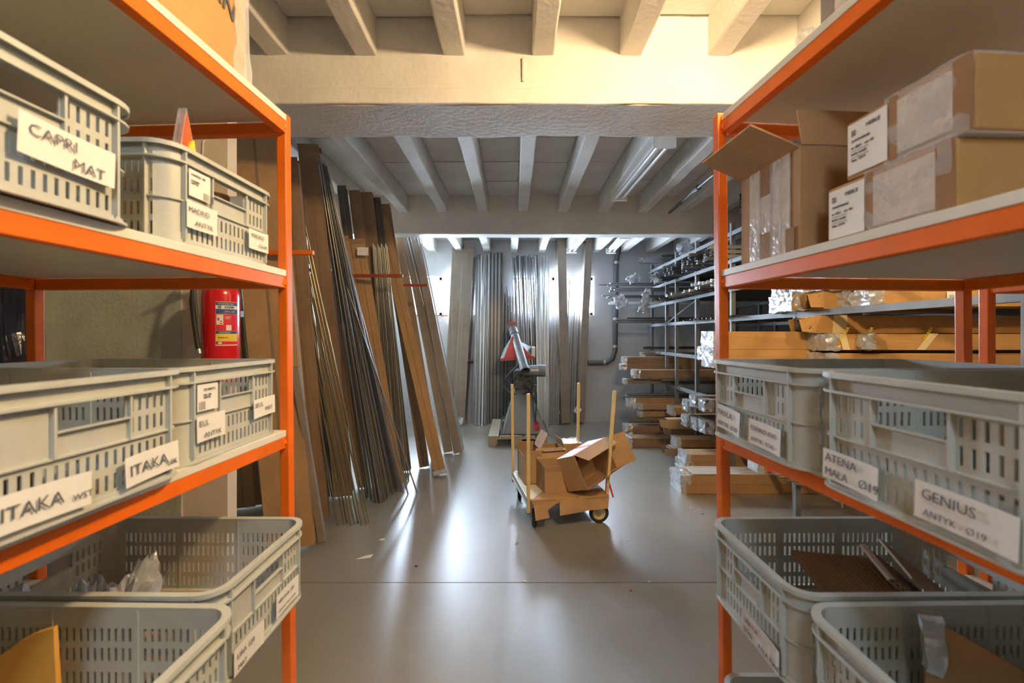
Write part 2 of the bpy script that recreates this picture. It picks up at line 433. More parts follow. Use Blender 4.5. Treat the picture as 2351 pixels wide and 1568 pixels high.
def crate_meshes(plate):
    hx, hy, r, th = .29, .19, .045, .0028
    z = [0, .018, .046, .060, .088, .110, .138, .142, .150, .178, .182, CH]
    rows = [(1, 2), (3, 4), (5, 6), (8, 9)]
    pitch = .0162; sw = .0062
    nS = 18
    sl = [(-(nS - 1) / 2 + i) * pitch for i in range(nS)]
    nL = []
    for p in (-.18, 0, .18): nL += [p + (i - 5) * .0148 for i in range(11)]

    def hole_short(u, k, front):
        # k = z cell index
        um = u
        if k in (1, 3): return any(abs(um - c) < sw / 2 for c in sl)
        if k == 5 or k == 8:
            idx = next((i for i, c in enumerate(sl) if abs(um - c) < sw / 2), None)
            lo = 13
            if idx is not None and idx >= lo: return True
            if idx is not None and idx <= 4 and not (plate and front): return True
        if k in (7, 8, 9) and abs(um) < .060: return True
        return False

    def hole_long(u, k):
        return k in (1, 3, 5, 8) and any(abs(u - c) < sw / 2 for c in nL)

    bs = sorted({round(v, 5) for c in sl for v in (c - sw / 2, c + sw / 2)} | {-.06, .06, -(hy - r), hy - r})
    bl = sorted({round(v, 5) for c in nL for v in (c - sw / 2, c + sw / 2)} | {-(hx - r), hx - r})
    ring = []                                   # (outer point, normal, hole function for the cell that follows)
    def side(breaks, P, nrm, fn):
        for i, u in enumerate(breaks):
            nxt = breaks[i + 1] if i + 1 < len(breaks) else None
            ring.append((P(u), nrm, (lambda k, m=(u + nxt) / 2: fn(m, k)) if nxt is not None else None))
    def corner(cx, cy, a0):
        for i in range(1, 5):
            a = R(a0 + 90 * i / 5); ring.append(((cx + r * math.cos(a), cy + r * math.sin(a)), (math.cos(a), math.sin(a)), None))
    side(bs, lambda u: (hx, u), (1, 0), lambda u, k: hole_short(u, k, True)); corner(hx - r, hy - r, 0)
    side(bl, lambda u: (-u, hy), (0, 1), lambda u, k: hole_long(-u, k)); corner(-hx + r, hy - r, 90)
    side(bs, lambda u: (-hx, -u), (-1, 0), lambda u, k: hole_short(-u, k, False)); corner(-hx + r, -hy + r, 180)
    side(bl, lambda u: (u, -hy), (0, -1), lambda u, k: hole_long(u, k)); corner(hx - r, -hy + r, 270)
    n = len(ring); nz = len(z); vs = []; fs = []
    for (p, nn, _) in ring: vs += [(p[0], p[1], zz) for zz in z]
    for (p, nn, _) in ring: vs += [(p[0] - nn[0] * th, p[1] - nn[1] * th, zz) for zz in z]
    O = lambda i, k: (i % n) * nz + k
    I = lambda i, k: n * nz + (i % n) * nz + k
    hol = [[bool(ring[i][2] and ring[i][2](k)) for k in range(nz - 1)] for i in range(n)]
    for i in range(n):
        for k in range(nz - 1):
            if hol[i][k]: continue
            fs.append((O(i, k), O(i + 1, k), O(i + 1, k + 1), O(i, k + 1)))
            fs.append((I(i, k), I(i, k + 1), I(i + 1, k + 1), I(i + 1, k)))
            if k > 0 and hol[i][k - 1]: fs.append((O(i, k), I(i, k), I(i + 1, k), O(i + 1, k)))
            if k < nz - 2 and hol[i][k + 1]: fs.append((O(i, k + 1), O(i + 1, k + 1), I(i + 1, k + 1), I(i, k + 1)))
            if hol[(i + 1) % n][k]: fs.append((O(i + 1, k), I(i + 1, k), I(i + 1, k + 1), O(i + 1, k + 1)))
            if hol[i - 1][k]: fs.append((O(i, k), O(i, k + 1), I(i, k + 1), I(i, k)))
    b = MB(); b.add(vs, fs)
    pts = ring_pts(hx - .001, hy - .001, r - .001); b.prism(pts, .004, .008)
    body = b.mesh('crate_body', 40)
    ribs = MB()
    band(ribs, hx, hy, r, .006, .0985, .1015)                 # middle rib
    t = .0022
    for sx in (1, -1):
        for u in (-.150, .150): ribs.box(*sorted((sx * hx, sx * (hx + .010))), u - t, u + t, .012, .214)
        for u in (-.064, .064): ribs.box(*sorted((sx * hx, sx * (hx + .008))), u - t, u + t, .10, .186)
        ribs.box(*sorted((sx * hx, sx * (hx + .008))), -.062, .062, .1395, .1425)
    for sy in (1, -1):
        for u in (-.27 + .025, -.09, .09, .245): ribs.box(u - t, u + t, *sorted((sy * hy, sy * (hy + .009))), .012, .214)
    for u in (-.09, .09):
        for sy in (1, -1): ribs.box(u - t, u + t, *sorted((sy * (hy - .004), sy * (hy - .0028))), .012, .214)
    rm = ribs.mesh('rib'); rim = MB(); band(rim, hx, hy, r, .013, CH - .004, CH, .003); band(rim, hx, hy, r, .0135, CH - .010, CH - .004, -.0105)
    st = MB(); band(st, hx, hy, r, .0125, .184, .188)
    ba = MB(); band(ba, hx, hy, r, .010, .0, .0045); band(ba, hx, hy, r, .004, .0045, .012)
    rimm = rim.mesh('rim', 40); stm = st.mesh('stacking_rib', 40); bam = ba.mesh('base_rib', 40)
    for q in (body, rm, rimm, stm, bam): q.materials.append(M['crate'])
    return body, rm, rimm, stm, bam


CM = {True: crate_meshes(True), False: crate_meshes(False)}


def crate(xface, yc, z, side, label, plate=False, rz=0, group='grey slotted crates on the shelves'):
    """side -1: left rack (faces +x); +1: right rack (faces -x)"""
    r = thing('plastic_crate', label, 'crate', (xface + side * .3, yc, z + .0005), (math.pi if side > 0 else 0) + rz, group)
    for nm, me in zip(('crate_body', 'rib', 'rim', 'stacking_rib', 'base_rib'), CM[plate]): put(nm, me, None, r)
    return r


XF = .2925
G = 'papers'
# left rack, second shelf
c = crate(-.722, .635, LZ['s2'], -1, 'grey crate on the shelf above eye level with a capri mat paper label', True, R(-2))
paper(c, (XF + .009, .065, .090), .145, .062, tilt=R(-2), lines=[('CAPRI', .030, .012, .032, R(1)), ('MAT', .030, .075, .006, 0)])
c = crate(-.738, 1.125, LZ['s2'], -1, 'grey crate beside the orange post with three papers, madrid antyk and a printed card', True, R(-1.5))
paper(c, (XF + .009, -.108, .072), .095, .062, lines=[('MADRID', .020, .004, .036, 0), ('ANTYK', .020, .024, .008, 0)])
paper(c, (XF + .009, .105, .066), .088, .055, lines=[('MADRID', .018, .010, .033, 0), ('CH-M', .018, .042, .008, 0)])
paper(c, (XF + .004, -.108, .148), .066, .062, m='paper', lines=[('HANDLE 128', .009, .006, .048), ('MADRID\nANTYK', .008, .006, .034), ('|||||||', .022, .044, .006)], mtext='print', curl=.001)
# left rack, third shelf
c = crate(-.708, .735, LZ['s3'], -1, 'grey crate under the second shelf showing two papers reading itaka', True, R(-1.5))
paper(c, (XF + .010, .102, .046), .118, .055, tilt=R(3), lines=[('ITAKA', .034, .008, .018, 0), ('NIK', .018, .088, .010, 0)])
paper(c, (XF + .010, -.085, .042), .135, .055, tilt=R(-1), lines=[('ITAKA', .034, .010, .018, 0), ('WST', .018, .105, .014, 0)])
c = crate(-.722, 1.125, LZ['s3'], -1, 'grey crate beside the orange post with papers reading eul antyk and seul mat', True, R(-1))
paper(c, (XF + .009, -.105, .078), .092, .060, tilt=R(1), lines=[('EUL', .022, .006, .036, 0), ('ANTYK', .020, .022, .008, 0)])
paper(c, (XF + .009, .105, .090), .100, .052, tilt=R(2), lines=[('SEUL', .020, .006, .030, 0), ('MAT', .020, .052, .014, 0)])
paper(c, (XF + .004, -.108, .148), .066, .062, m='paper', lines=[('UCHWYT', .010, .020, .046), ('EUL 128\nANTYK', .008, .020, .034), ('||||', .024, .004, .008)], mtext='print', curl=.001)
# left rack, fourth shelf (sticking out into the aisle)
c = crate(-.638, 1.122, LZ['s4'], -1, 'empty cornered grey crate jutting over the left fourth shelf beside the post, bags inside', True, R(-.5))
paper(c, (XF + .009, .075, .055), .115, .060, lines=[('VERONA 128', .016, .008, .036, 0), ('CZARNY MAT CH-M', .011, .008, .012, 0)])
paper(c, (XF + .009, -.095, .036), .115, .060, lines=[('LIRA 128', .020, .010, .034, 0), ('MAT', .018, .014, .008, 0)])
c = crate(-.570, .695, LZ['s4'], -1, 'grey crate with a mustard envelope inside, pulled out furthest on the left fourth shelf', True, R(-1))
# right rack, third shelf
c = crate(.602, 1.120, LZ['s3'], 1, 'grey crate before the cartons rack with papers reading paola and torino', False, R(3.2))
paper(c, (XF + .009, -.080, .060), .110, .066, tilt=R(-5), lines=[('PAOLA', .026, .004, .038, 0), ('ANTYK  \u00d819', .020, .004, .010, 0)])
paper(c, (XF + .009, .075, .050), .118, .062, tilt=R(-3), lines=[('TORINO \u00d861', .019, .006, .036, 0), ('ANTYK - STAL', .016, .010, .010, 0)])
c = crate(.612, .680, LZ['s3'], 1, 'grey crate with black marker paper reading atena mala \u00d819', False, R(2))
paper(c, (XF + .010, -.100, .046), .120, .056, tilt=R(-2), lines=[('ATENA', .026, .006, .034, 0), ('MA\u0141A', .024, .006, .008, 0), ('\u00d819', .026, .082, .010, 0)])
paper(c, (XF + .010, .088, .046), .130, .056, tilt=R(-2), lines=[('GENIUS', .025, .010, .032, 0), ('ANTYK - \u00d819', .016, .014, .008, 0)])
# right rack, fourth shelf
c = crate(.606, 1.122, LZ['s4'], 1, 'grey crate holding ribbed cardboard pieces on the right fourth shelf', False, R(.5))
paper(c, (XF + .009, .075, .036), .150, .058, tilt=R(-1), lines=[('LIRA 128', .018, .006, .034, 0), ('STAL', .020, .006, .008, 0), ('FALA MAT', .020, .070, .008, 0)], m='cleartape')
c = crate(.604, .700, LZ['s4'], 1, 'grey crate with one upright beige cardboard sheet, nearest on the right fourth shelf', False, R(1))
c = crate(.632, 1.12, LZ['s5'], 1, 'grey crate on the lowest right shelf below the crate of cardboard pieces', False, 0)

# ------------------------------------------------------------------ cardboard boxes


def open_box(mw, w_, d_, h_, flaps, label, m='card', group=None, inside='inside', name='cardboard_box', cat='box', th=.0045):
    """open carton, origin at bottom centre; flaps: dict side->(angle from closed, length); side in n s e w"""
    r = thing(name, label, cat, mw=mw, group=group)
    a, b = w_ / 2, d_ / 2
    mb = MB(); mb.box(-a, a, -b, b, 0, th); mb.box(-a, -a + th, -b, b, th, h_); mb.box(a - th, a, -b, b, th, h_)
    mb.box(-a + th, a - th, -b, -b + th, th, h_); mb.box(-a + th, a - th, b - th, b, th, h_)
    mb.obj('box_body', m, r, bevel=.0012)
    for s, (ang, ln) in flaps.items():
        A = R(ang)
        if s in 'ns':
            sg = 1 if s == 'n' else -1
            T = Matrix.Translation((0, sg * b, h_)) @ Matrix.Rotation(sg * -A, 4, 'X')
            f = MB().add([(x * (a - .002), -sg * y * ln, z) for z in (0, .004) for x, y in ((-1, 0), (1, 0), (.97, 1), (-.97, 1))],
                         [(0, 1, 2, 3), (7, 6, 5, 4), (0, 4, 5, 1), (1, 5, 6, 2), (2, 6, 7, 3), (3, 7, 4, 0)])
        else:
            sg = 1 if s == 'e' else -1
            T = Matrix.Translation((sg * a, 0, h_)) @ Matrix.Rotation(sg * A, 4, 'Y')
            f = MB().add([(-sg * x * ln, y * (b - .002), z) for z in (0, .004) for x, y in ((0, -1), (1, -.97), (1, .97), (0, 1))],
                         [(0, 1, 2, 3), (7, 6, 5, 4), (0, 4, 5, 1), (1, 5, 6, 2), (2, 6, 7, 3), (3, 7, 4, 0)])
        o = f.obj('flap', m, r); o.matrix_local = T
    return r


def carton(mw, w_, d_, h_, label, m='card', group=None, name='carton', tapes=(), cat='box'):
    r = thing(name, label, cat, mw=mw, group=group)
    me = crumple_box(w_, d_, h_, .002, w_ * 31, 3, Matrix.Translation((0, 0, h_ / 2))); put('carton_body', me, m, r, .004)
    for (x0, x1, y0, y1, z0, z1, mm) in tapes: MB().box(x0, x1, y0, y1, z0, z1).obj('tape', mm, r)
    return r


def TR(x, y, z, rz=0, rx=0, ry=0): return Matrix.Translation((x, y, z)) @ Euler((rx, ry, rz), 'XYZ').to_matrix().to_4x4()


# boxes on the right rack, second shelf
z2 = LZ['s2']
ob = open_box(TR(.885, 1.150, z2, R(4)), .42, .235, .250, {'w': (158, .13), 's': (75, .10), 'n': (80, .10)},
              'open carton with raised flaps and glossy taped front beside the orange post', 'card')
fx = -.2115
for (y0, y1, mm) in ((-.085, .075, 'cleartape'),): MB().box(fx - .0006, fx, y0, y1, .003, .247).obj('tape', mm, ob)
for yy in (-.05, -.015, .028): MB().box(fx - .0022, fx - .0006, yy - .002, yy + .002, .003, .247).obj('tape_fold', 'film', ob)
MB().box(fx - .0016, fx - .0006, -.012, .03, .003, .07).obj('tape', 'tape', ob); MB().box(fx - .0016, fx - .0006, -.012, .03, .17, .247).obj('tape', 'tape', ob)
MB().box(fx - .0016, fx - .0006, -.10, -.07, .003, .06).obj('tape', 'tape', ob)


def wrapped_carton(x, y, z, rz, w_, d_, h_, label, seed):
    r = carton(TR(x, y, z, rz), w_, d_, h_, label, 'card3')
    fx = -w_ / 2 - .0025
    paper(r, (fx, d_ / 2 - .052, h_ / 2), .088, h_ * .86, face=FACE_PX_N, lines=[('ZAM\u00d3WIENIE', .008, .008, h_ * .86 - .040), ('|||', .016, .008, h_ * .86 - .024), ('MEBLE', .013, .042, h_ * .86 - .020), ('nr 4821   szt. 40\n----------------\nkolor antyk\n----------------\ndata 12/19', .009, .008, h_ * .86 - .054)], m='paper', curl=.0008, mtext='print', name='packing_label')
    MB().box(fx - .0012, fx, -d_ / 2 + .03, d_ / 2 - .115, .012, h_ - .012).obj('tape', 'cleartape', r)
    MB().box(fx - .0014, fx - .0002, d_ / 2 - .115, d_ / 2 - .10, .0, h_).obj('tape', 'tape', r); MB().box(fx - .0014, fx - .0002, -d_ / 2, -d_ / 2 + .03, 0, h_).obj('tape', 'tape', r)
    o = put('plastic_wrap', crumple_box(w_ + .006, d_ * .62, h_ + .008, .004, seed, 9, Matrix.Translation((0, -d_ * .17, h_ / 2))), 'film', r)
    return r


FACE_PX_N = Matrix(((0, 0, -1, 0), (-1, 0, 0, 0), (0, 1, 0, 0), (0, 0, 0, 1)))
wrapped_carton(1.005, .850, z2, R(4), .58, .262, .122, 'golden wrapped carton with a packing label, lower of the stacked pair', 3)
wrapped_carton(1.010, .822, z2 + .126, R(4.5), .57, .240, .124, 'golden wrapped carton with a packing label, upper of the stacked pair', 8)

# on the top shelves
sk = carton(TR(-.905, .985, LZ['s1']), .34, .37, .40, 'tan carton with black handwriting and plastic on the topmost left shelf', 'card3')
lettering('8/19', .075, sk, (.1735, -.10, .23), tilt=R(-4), bold=.001, spacing=1.0)
lettering('AN', .065, sk, (.1735, .04, .15), tilt=R(-12), bold=.001)
lettering('DIN', .075, sk, (.1735, -.14, .33), tilt=R(-3), bold=.001)
o = put('plastic_film', lump(.17, .20, .09, .3, 4, 4, 2.6, .4), 'film', sk); o.location = (.03, .02, .41)
o = put('plastic_film', crumple_box(.012, .06, .42, .012, 3, 8), 'film', sk); o.location = (.172, .16, .20)
carton(TR(.90, .905, LZ['s1']), .36, .20, .3, 'pale grey brown carton alone on the topmost right shelf', 'cardgrey', tapes=[(-.1825, -.1805, .02, .05, .0, .3, 'cleartape')])
tb = put('bubble_film', lump(.02, .025, .02, .3, 2, 3), 'film'); tb.location = (.700, 1.02, LZ['s1'] + .021); tag(tb, 'small clear film roll on the topmost right shelf edge', 'film')

# what sticks out of the left crates
g = D.meshes.new('x')
bag = thing('snack_bag', 'clear bag with an orange and yellow tip poking out of a crate', 'bag', (-.80, 1.03, z2 + .195), R(10))
b0 = MB(); b0.prism([(-.03, 0), (.03, 0), (.022, .075), (0, .15), (-.016, .07)], -.01, .01)
o = b0.obj('bag_front', 'film', bag); o.rotation_euler = (R(90), 0, R(80)); o.location = (0, 0, .0)
b0 = MB(); b0.prism([(-.014, .05), (.020, .05), (.014, .08), (.0, .135), (-.010, .09)], -.006, .006)
o = b0.obj('orange_print', mat('orange_red_print', (.8, .12, .03), .3), bag); o.rotation_euler = (R(90), 0, R(80)); o.location = (.006, 0, 0)
b0 = MB(); b0.prism([(-.002, .052), (.020, .052), (.014, .078), (.004, .07)], -.004, .009)
o = b0.obj('yellow_print', 'yellow', bag); o.rotation_euler = (R(90), 0, R(80)); o.location = (.008, 0, 0)
o = put('bag_body', lump(.05, .06, .05, .25, 7, 3), 'film', bag); o.location = (0, 0, -.03)
for k, (x, y, rz, tl) in enumerate(((-.93, 1.15, 20, 14), (-1.10, 1.16, -25, -12))):
    carton(TR(x, y, z2 + .075, R(rz), R(tl), R(8)), .24, .11, .13, ('torn carton lying among fittings in the madrid crate', 'small carton with a shut lid tucked behind in the madrid crate')[k], 'card')
carton(TR(-.87, .60, LZ['s3'] + .012, R(2)), .20, .17, .16, 'amber carton seen through the handle hole of the itaka crate', 'card3')
carton(TR(-.90, .56, z2 + .012, R(7)), .22, .16, .08, 'low carton lying inside the capri crate', 'card')
# bottom left crate contents
zc = LZ['s4'] + .009
for k, (x, y, z, rx, ry, rz_, s) in enumerate(((-1.16, .98, .09, .060, .05, .068, 3), (-1.03, 1.00, .075, .042, .045, .09, 5), (-.945, 1.03, .10, .028, .042, .10, 9), (-1.12, 1.14, .06, .045, .05, .045, 6))):
    o = put('plastic_bag', lump(rx, ry, rz_, .38, s, 4, 2.4), 'bagfilm'); o.location = (x, y, zc + z); o.rotation_euler = (.2 * k, .15, k)
    tag(o, ('crumpled cloudy bag against the crate back with a rounded top', 'twisted cloudy plastic bag in the middle of the left crate', 'tall upright tail of plastic bag in the left crate', 'low dark plastic bag in the far corner of the crate')[k], 'bag', 'plastic bags in the left crate')
carton(TR(-.875, 1.02, zc, R(25), R(8), R(-6)), .10, .06, .085, 'small orange brown box beside the plastic bags in the crate', 'card3')
MBs = MB(); MBs.box(-.27, .10, -.17, .17, 0, .004); MBs.box(-.05, -.044, -.17, .17, .004, .012); MBs.box(.05, .056, -.17, .17, .004, .012)
o = MBs.obj('cardboard_liner', 'card'); o.location = (-.86, 1.12, zc); tag(o, 'folded cardboard liner lying flat on the bottom of the left crate', 'cardboard')
# the near left crate: envelope
ev = MB(); pts = []
n = 10
for i in range(n + 1):
    u = i / n; x = -.15 + .30 * u; top = .10 + .14 * u + .010 * math.sin(u * 9)
    pts.append((x, .012 * math.sin(u * 5), top))
vs = []; fs = []
for (x, y, t) in pts: vs += [(x, y - .006, 0), (x, y - .004, t), (x, y + .004, t), (x, y + .006, 0)]
for i in range(n):
    a = 4 * i; b = a + 4
    fs += [(a, b, b + 1, a + 1), (a + 1, b + 1, b + 2, a + 2), (a + 2, b + 2, b + 3, a + 3), (a + 3, b + 3, b, a)]
fs += [(0, 1, 2, 3), (4 * n, 4 * n + 3, 4 * n + 2, 4 * n + 1)]
o = MB().add(vs, fs).obj('padded_envelope', 'envelope', smooth=50); o.location = (-.985, .79, zc + .002); o.rotation_euler = (R(3), 0, R(4))
tag(o, 'mustard yellow padded envelope standing in the nearest left crate', 'envelope')
# right crate contents
def corrugated(name, w_, d_, label, mw, n=18, amp=.002):
    vs = []; fs = []
    for i in range(n * 2 + 1):
        x = -w_ / 2 + w_ * i / (2 * n); z = amp if i % 2 else -amp
        vs += [(x, -d_ / 2, z), (x, d_ / 2, z), (x, d_ / 2, z - .004), (x, -d_ / 2, z - .004)]
    for i in range(2 * n):
        a = 4 * i; b = a + 4; fs += [(a, b, b + 1, a + 1), (a + 2, b + 2, b + 3, a + 3), (a, a + 3, b + 3, b), (a + 1, b + 1, b + 2, a + 2)]
    fs += [(0, 1, 2, 3), (8 * n, 8 * n + 3, 8 * n + 2, 8 * n + 1)]
    r = thing(name, label, 'cardboard', mw=mw)
    MB().add(vs, fs).obj('fluting', 'card2', r); MB().box(-w_ / 2, w_ / 2, -d_ / 2, d_ / 2, -.010, -.0062).obj('liner', 'card2', r)
    return r
corrugated('corrugated_sheet', .22, .17, 'ribbed brown cardboard sheet lying in the right crate', TR(.895, 1.13, zc + .135, R(-4), R(14), R(4)))
corrugated('corrugated_sheet', .20, .15, 'wavy cardboard strip propped steeply in the right crate', TR(1.02, 1.10, zc + .125, R(-12), R(8), R(40)), 14, .004)
r_ = thing('cardboard_sheet', 'smooth brown board leaning against the wavy strip in the crate', 'cardboard', mw=TR(1.07, 1.08, zc + .12, R(-12), R(10), R(40)))
MB().box(-.12, .12, -.075, .09, 0, .006).obj('board_face', 'card2', r_, bevel=.001)
carton(TR(.90, 1.06, zc, R(-3)), .26, .16, .085, 'brown carton lying under the ribbed sheet in the right crate', 'card2')
r_ = thing('cardboard_sheet', 'beige cardboard sheet with torn foil corner standing in the nearest right crate', 'cardboard', mw=TR(.80, .83, zc, R(-28)))
MB().add([(0, 0, 0), (.40, 0, 0), (.40, 0, .05), (.02, 0, .22), (0, 0, .215), (0, .008, 0), (.40, .008, 0), (.40, .008, .05), (.02, .008, .22), (0, .008, .215)],
         [(0, 1, 2, 3, 4), (9, 8, 7, 6, 5), (0, 5, 6, 1), (1, 6, 7, 2), (2, 7, 8, 3), (3, 8, 9, 4), (4, 9, 5, 0)]).obj('sheet', 'card', r_)
o = put('foil_corner', crumple_box(.03, .02, .10, .01, 3, 6), 'foil', r_); o.location = (.01, .0, .175)
carton(TR(.99, .64, LZ['s3'] + .012), .30, .22, .17, 'brown carton inside the crate labelled atena, seen through its handle', 'card2')

# dark wrapped roll behind the left rack
o = put('wrapped_roll', crumple_box(.14, .12, .9, .02, 5, 9), 'blackfilm'); o.location = (-1.93, 1.62, 1.45 + .15)
tag(o, 'roll in shiny black stretch film behind the back post of the rack', 'roll')
MB().box(-2.2, -1.75, 1.45, 1.85, 0, 1.15).obj('film_pallet_box', 'carddark'); tag(D.objects['film_pallet_box'], 'dark carton standing under the black film roll', 'box')

# ------------------------------------------------------------------ fire extinguisher on the pillar
fe = thing('fire_extinguisher', 'red fire extinguisher with black hose hanging on the cream pillar', 'extinguisher', (-1.44, 2.10, 1.27))
MB().rev([(.0, 0), (.060, 0), (.078, .012), (.080, .03), (.080, .43), (.076, .455), (.055, .485), (.025, .50), (.02, .52), (0, .52)], 40).obj('cylinder', 'red', fe, smooth=40)
MB().rev([(.0815, .025), (.0835, .03), (.0835, .052), (.0815, .057)], 40, closed=True).obj('base_band', 'red', fe, smooth=40)
MB().box(-.02, .02, -.02, .02, .52, .56).obj('valve', 'dark', fe, bevel=.004); MB().box(-.01, .01, -.13, .02, .565, .575).obj('handle', 'dark', fe)
MB().box(-.14, .03, .075, .128, .33, .36).obj('wall_bracket', 'dark', fe)
MB().tube([(-.02, 0, .54), (-.09, -.01, .56), (-.125, -.02, .50), (-.115, -.04, .40), (-.085, -.065, .30), (-.055, -.085, .20), (-.045, -.09, .165)], .011, 10).obj('hose', 'rubber', fe, smooth=60)
MB().tube([(-.045, -.09, .170), (-.041, -.091, .148)], .0135, 12).obj('nozzle', 'alu', fe, smooth=60)
# curved label on the cylinder front
def cyl_patch(r, a0, a1, z0, z1, m, name, n=10):
    vs = []; fs = []
    for i in range(n + 1):
        a = R(a0 + (a1 - a0) * i / n)
        for rr in (r, r + .0006):
            for zz in (z0, z1): vs.append((rr * math.sin(a), -rr * math.cos(a), zz))
    for i in range(n):
        a = 4 * i; b = a + 4; fs += [(a + 2, b + 2, b + 3, a + 3), (a, a + 1, b + 1, b), (a, b, b + 2, a + 2), (a + 1, a + 3, b + 3, b + 1)]
    fs += [(0, 2, 3, 1), (4 * n, 4 * n + 1, 4 * n + 3, 4 * n + 2)]
    return MB().add(vs, fs).obj(name, m, None, smooth=40)
def pl(*a, **k):
    o = cyl_patch(*a, **k); o.parent = fe; return o
pl(.0803, 18, 88, .185, .395, 'paper', 'label')
pl(.0812, 19, 87, .378, .393, 'blue', 'blue_band'); pl(.0812, 19, 87, .338, .360, 'blue', 'blue_band'); pl(.0812, 19, 87, .255, .337, 'redtape', 'red_panel')
pl(.0812, 19, 87, .242, .254, 'blue', 'blue_band'); pl(.0812, 19, 87, .208, .241, 'yellow', 'yellow_panel'); pl(.0812, 19, 87, .190, .206, 'redtape', 'red_panel')
pl(.0818, 21, 40, .285, .333, 'paper', 'pictogram'); pl(.0818, 48, 64, .258, .284, 'paper', 'pictogram'); pl(.0818, 26, 36, .194, .202, 'paper', 'pictogram')
pl(.0823, 24, 29, .305, .318, 'redtape', 'pictogram_mark'); pl(.0823, 31, 37, .300, .304, 'ink', 'pictogram_mark'); pl(.0823, 30, 37, .288, .294, 'redtape', 'pictogram_mark')
for (tx, sz, a, zz, mm) in (('WYDANIE NEG', .010, 24, .3815, 'paper'), ('KZWM', .013, 44, .3645, 'blue'), ('GP-6x ABC', .010, 44, .345, 'paper'), ('URUCHAMIANIE', .0065, 27, .2455, 'paper'), ('1 wyci\u0105gnij\n2 skieruj\n3 naci\u015bnij', .006, 44, .322, 'paper'), ('kontrola co rok', .0062, 26, .222, 'print')):
    me = text_mesh(tx, sz, 1.0, .0004).copy()
    for v in me.vertices:
        ang = R(a) + v.co.x / .083; v.co = (.0826 * math.sin(ang), -.0826 * math.cos(ang), zz + v.co.y)
    put('lettering', me, mm, fe)
for k in range(4):
    A = R(30); o = MB().box(-.006 + (k % 2) * .007, -.001 + (k % 2) * .007, -.0005, .0005, (k // 2) * .007, .005 + (k // 2) * .007).obj('emblem', 'blue', fe)
    o.location = (.0822 * math.sin(A), -.0822 * math.cos(A), .363); o.rotation_euler = (0, 0, A)
cb = thing('wall_cable', 'thin cream cable and round junction box on the cream pillar', 'cable', (-1.645, 2.232, 0))
MB().tube([(0, 0, 1.35), (.0, 0, 1.62), (-.012, 0, 1.75), (0, 0, 2.1), (.02, 0, 2.52), (.06, 0, 2.55), (.10, 0, 2.55)], .004, 8).obj('cable', 'plastic_white', cb, smooth=60)
MB().rev([(0, 0), (.038, 0), (.038, .03), (.033, .035), (0, .035)], 24, Matrix.Translation((0, 0, 1.42)) @ Matrix.Rotation(R(90), 4, 'X')).obj('junction_box', 'plastic_white', cb, smooth=40)

# ------------------------------------------------------------------ leaning stock on the left
def lean_mw(p0, p1, xh=Vector((1, .15, 0))):
    return frame(p0, p1 - p0, xh), (p1 - p0).length


def lean_carton(b, t, Yt, w_, t_, label, m='card', group='tall cartons leaning on the left wall', name='tall_carton', cap=None, tape=True, ragged=True, wall=False):
    p0 = fl(*b); p1 = at(t[0], t[1], Yt)
    mw, L = lean_mw(p0, p1, Vector((1, .25, 0)))
    mw = mw @ Matrix.Translation((0, 0, .03))
    r = thing(name, label, 'carton', mw=mw, group=group)
    me = crumple_box(w_, t_, L - .03, .004, b[0], 5, Matrix.Translation((0, 0, L / 2 - .015))); put('carton_body', me, m, r, .003)
    for s, mm in (((-w_ * .02, w_ * .03), 'tape'),):
        if tape: MB().box(s[0], s[1], -t_ / 2 - .0038, -t_ / 2 - .0030, .01, L * .98).obj('tape', M['card2'], r)
    if ragged:
        for s in (-1, 1):
            f = MB().box(-w_ * .48, w_ * .48, 0, .004, 0, t_ * .7).obj('end_flap', m, r); f.location = (0, s * t_ / 2 * .9, L - .04); f.rotation_euler = (R(-s * rnd.uniform(10, 45)), 0, 0)
    if cap:
        o = put('plastic_end', crumple_box(w_ + .012, t_ + .012, cap, .007, b[0] + 3, 8, Matrix.Translation((0, 0, cap / 2))), 'bagfilm', r)
    return r


rodm = {}
ORD = 'first second third fourth fifth sixth seventh eighth ninth tenth eleventh twelfth'.split()
def rod_mesh(r, kind):
    if (r, kind) in rodm: return rodm[r, kind]
    mb = MB()
    if kind[0] == 'o': mb.rev([(r * .78, 0), (r, 0), (r, 1), (r * .78, 1)], 10, closed=True)
    else:
        n = r * .8
        o = [(-r, -r), (r, -r), (r, r), (-r, r)]; i = [(-n, -n), (n, -n), (n, n), (-n, n)]
        vs = [(x, y, z) for z in (0, 1) for x, y in o + i]
        fs = []
        for k in range(4):
            j = (k + 1) % 4; fs += [(k, j, 8 + j, 8 + k), (4 + j, 4 + k, 12 + k, 12 + j), (k, 4 + k, 4 + j, j), (8 + k, 8 + j, 12 + j, 12 + k)]
        mb.add(vs, fs)
    me = mb.mesh('rod', 40 if kind[0] == 'o' else None); me.materials.append(M[kind[1:]]); rodm[r, kind] = me; return me


def rod(p0, p1, r, kind, label, group, name='metal_rod', cat='rod'):
    mw, L = lean_mw(p0, p1); o = put(name, rod_mesh(r, kind), None); o.matrix_world = mw @ Matrix.Diagonal((1, 1, L, 1))
    return tag(o, label, cat, group)


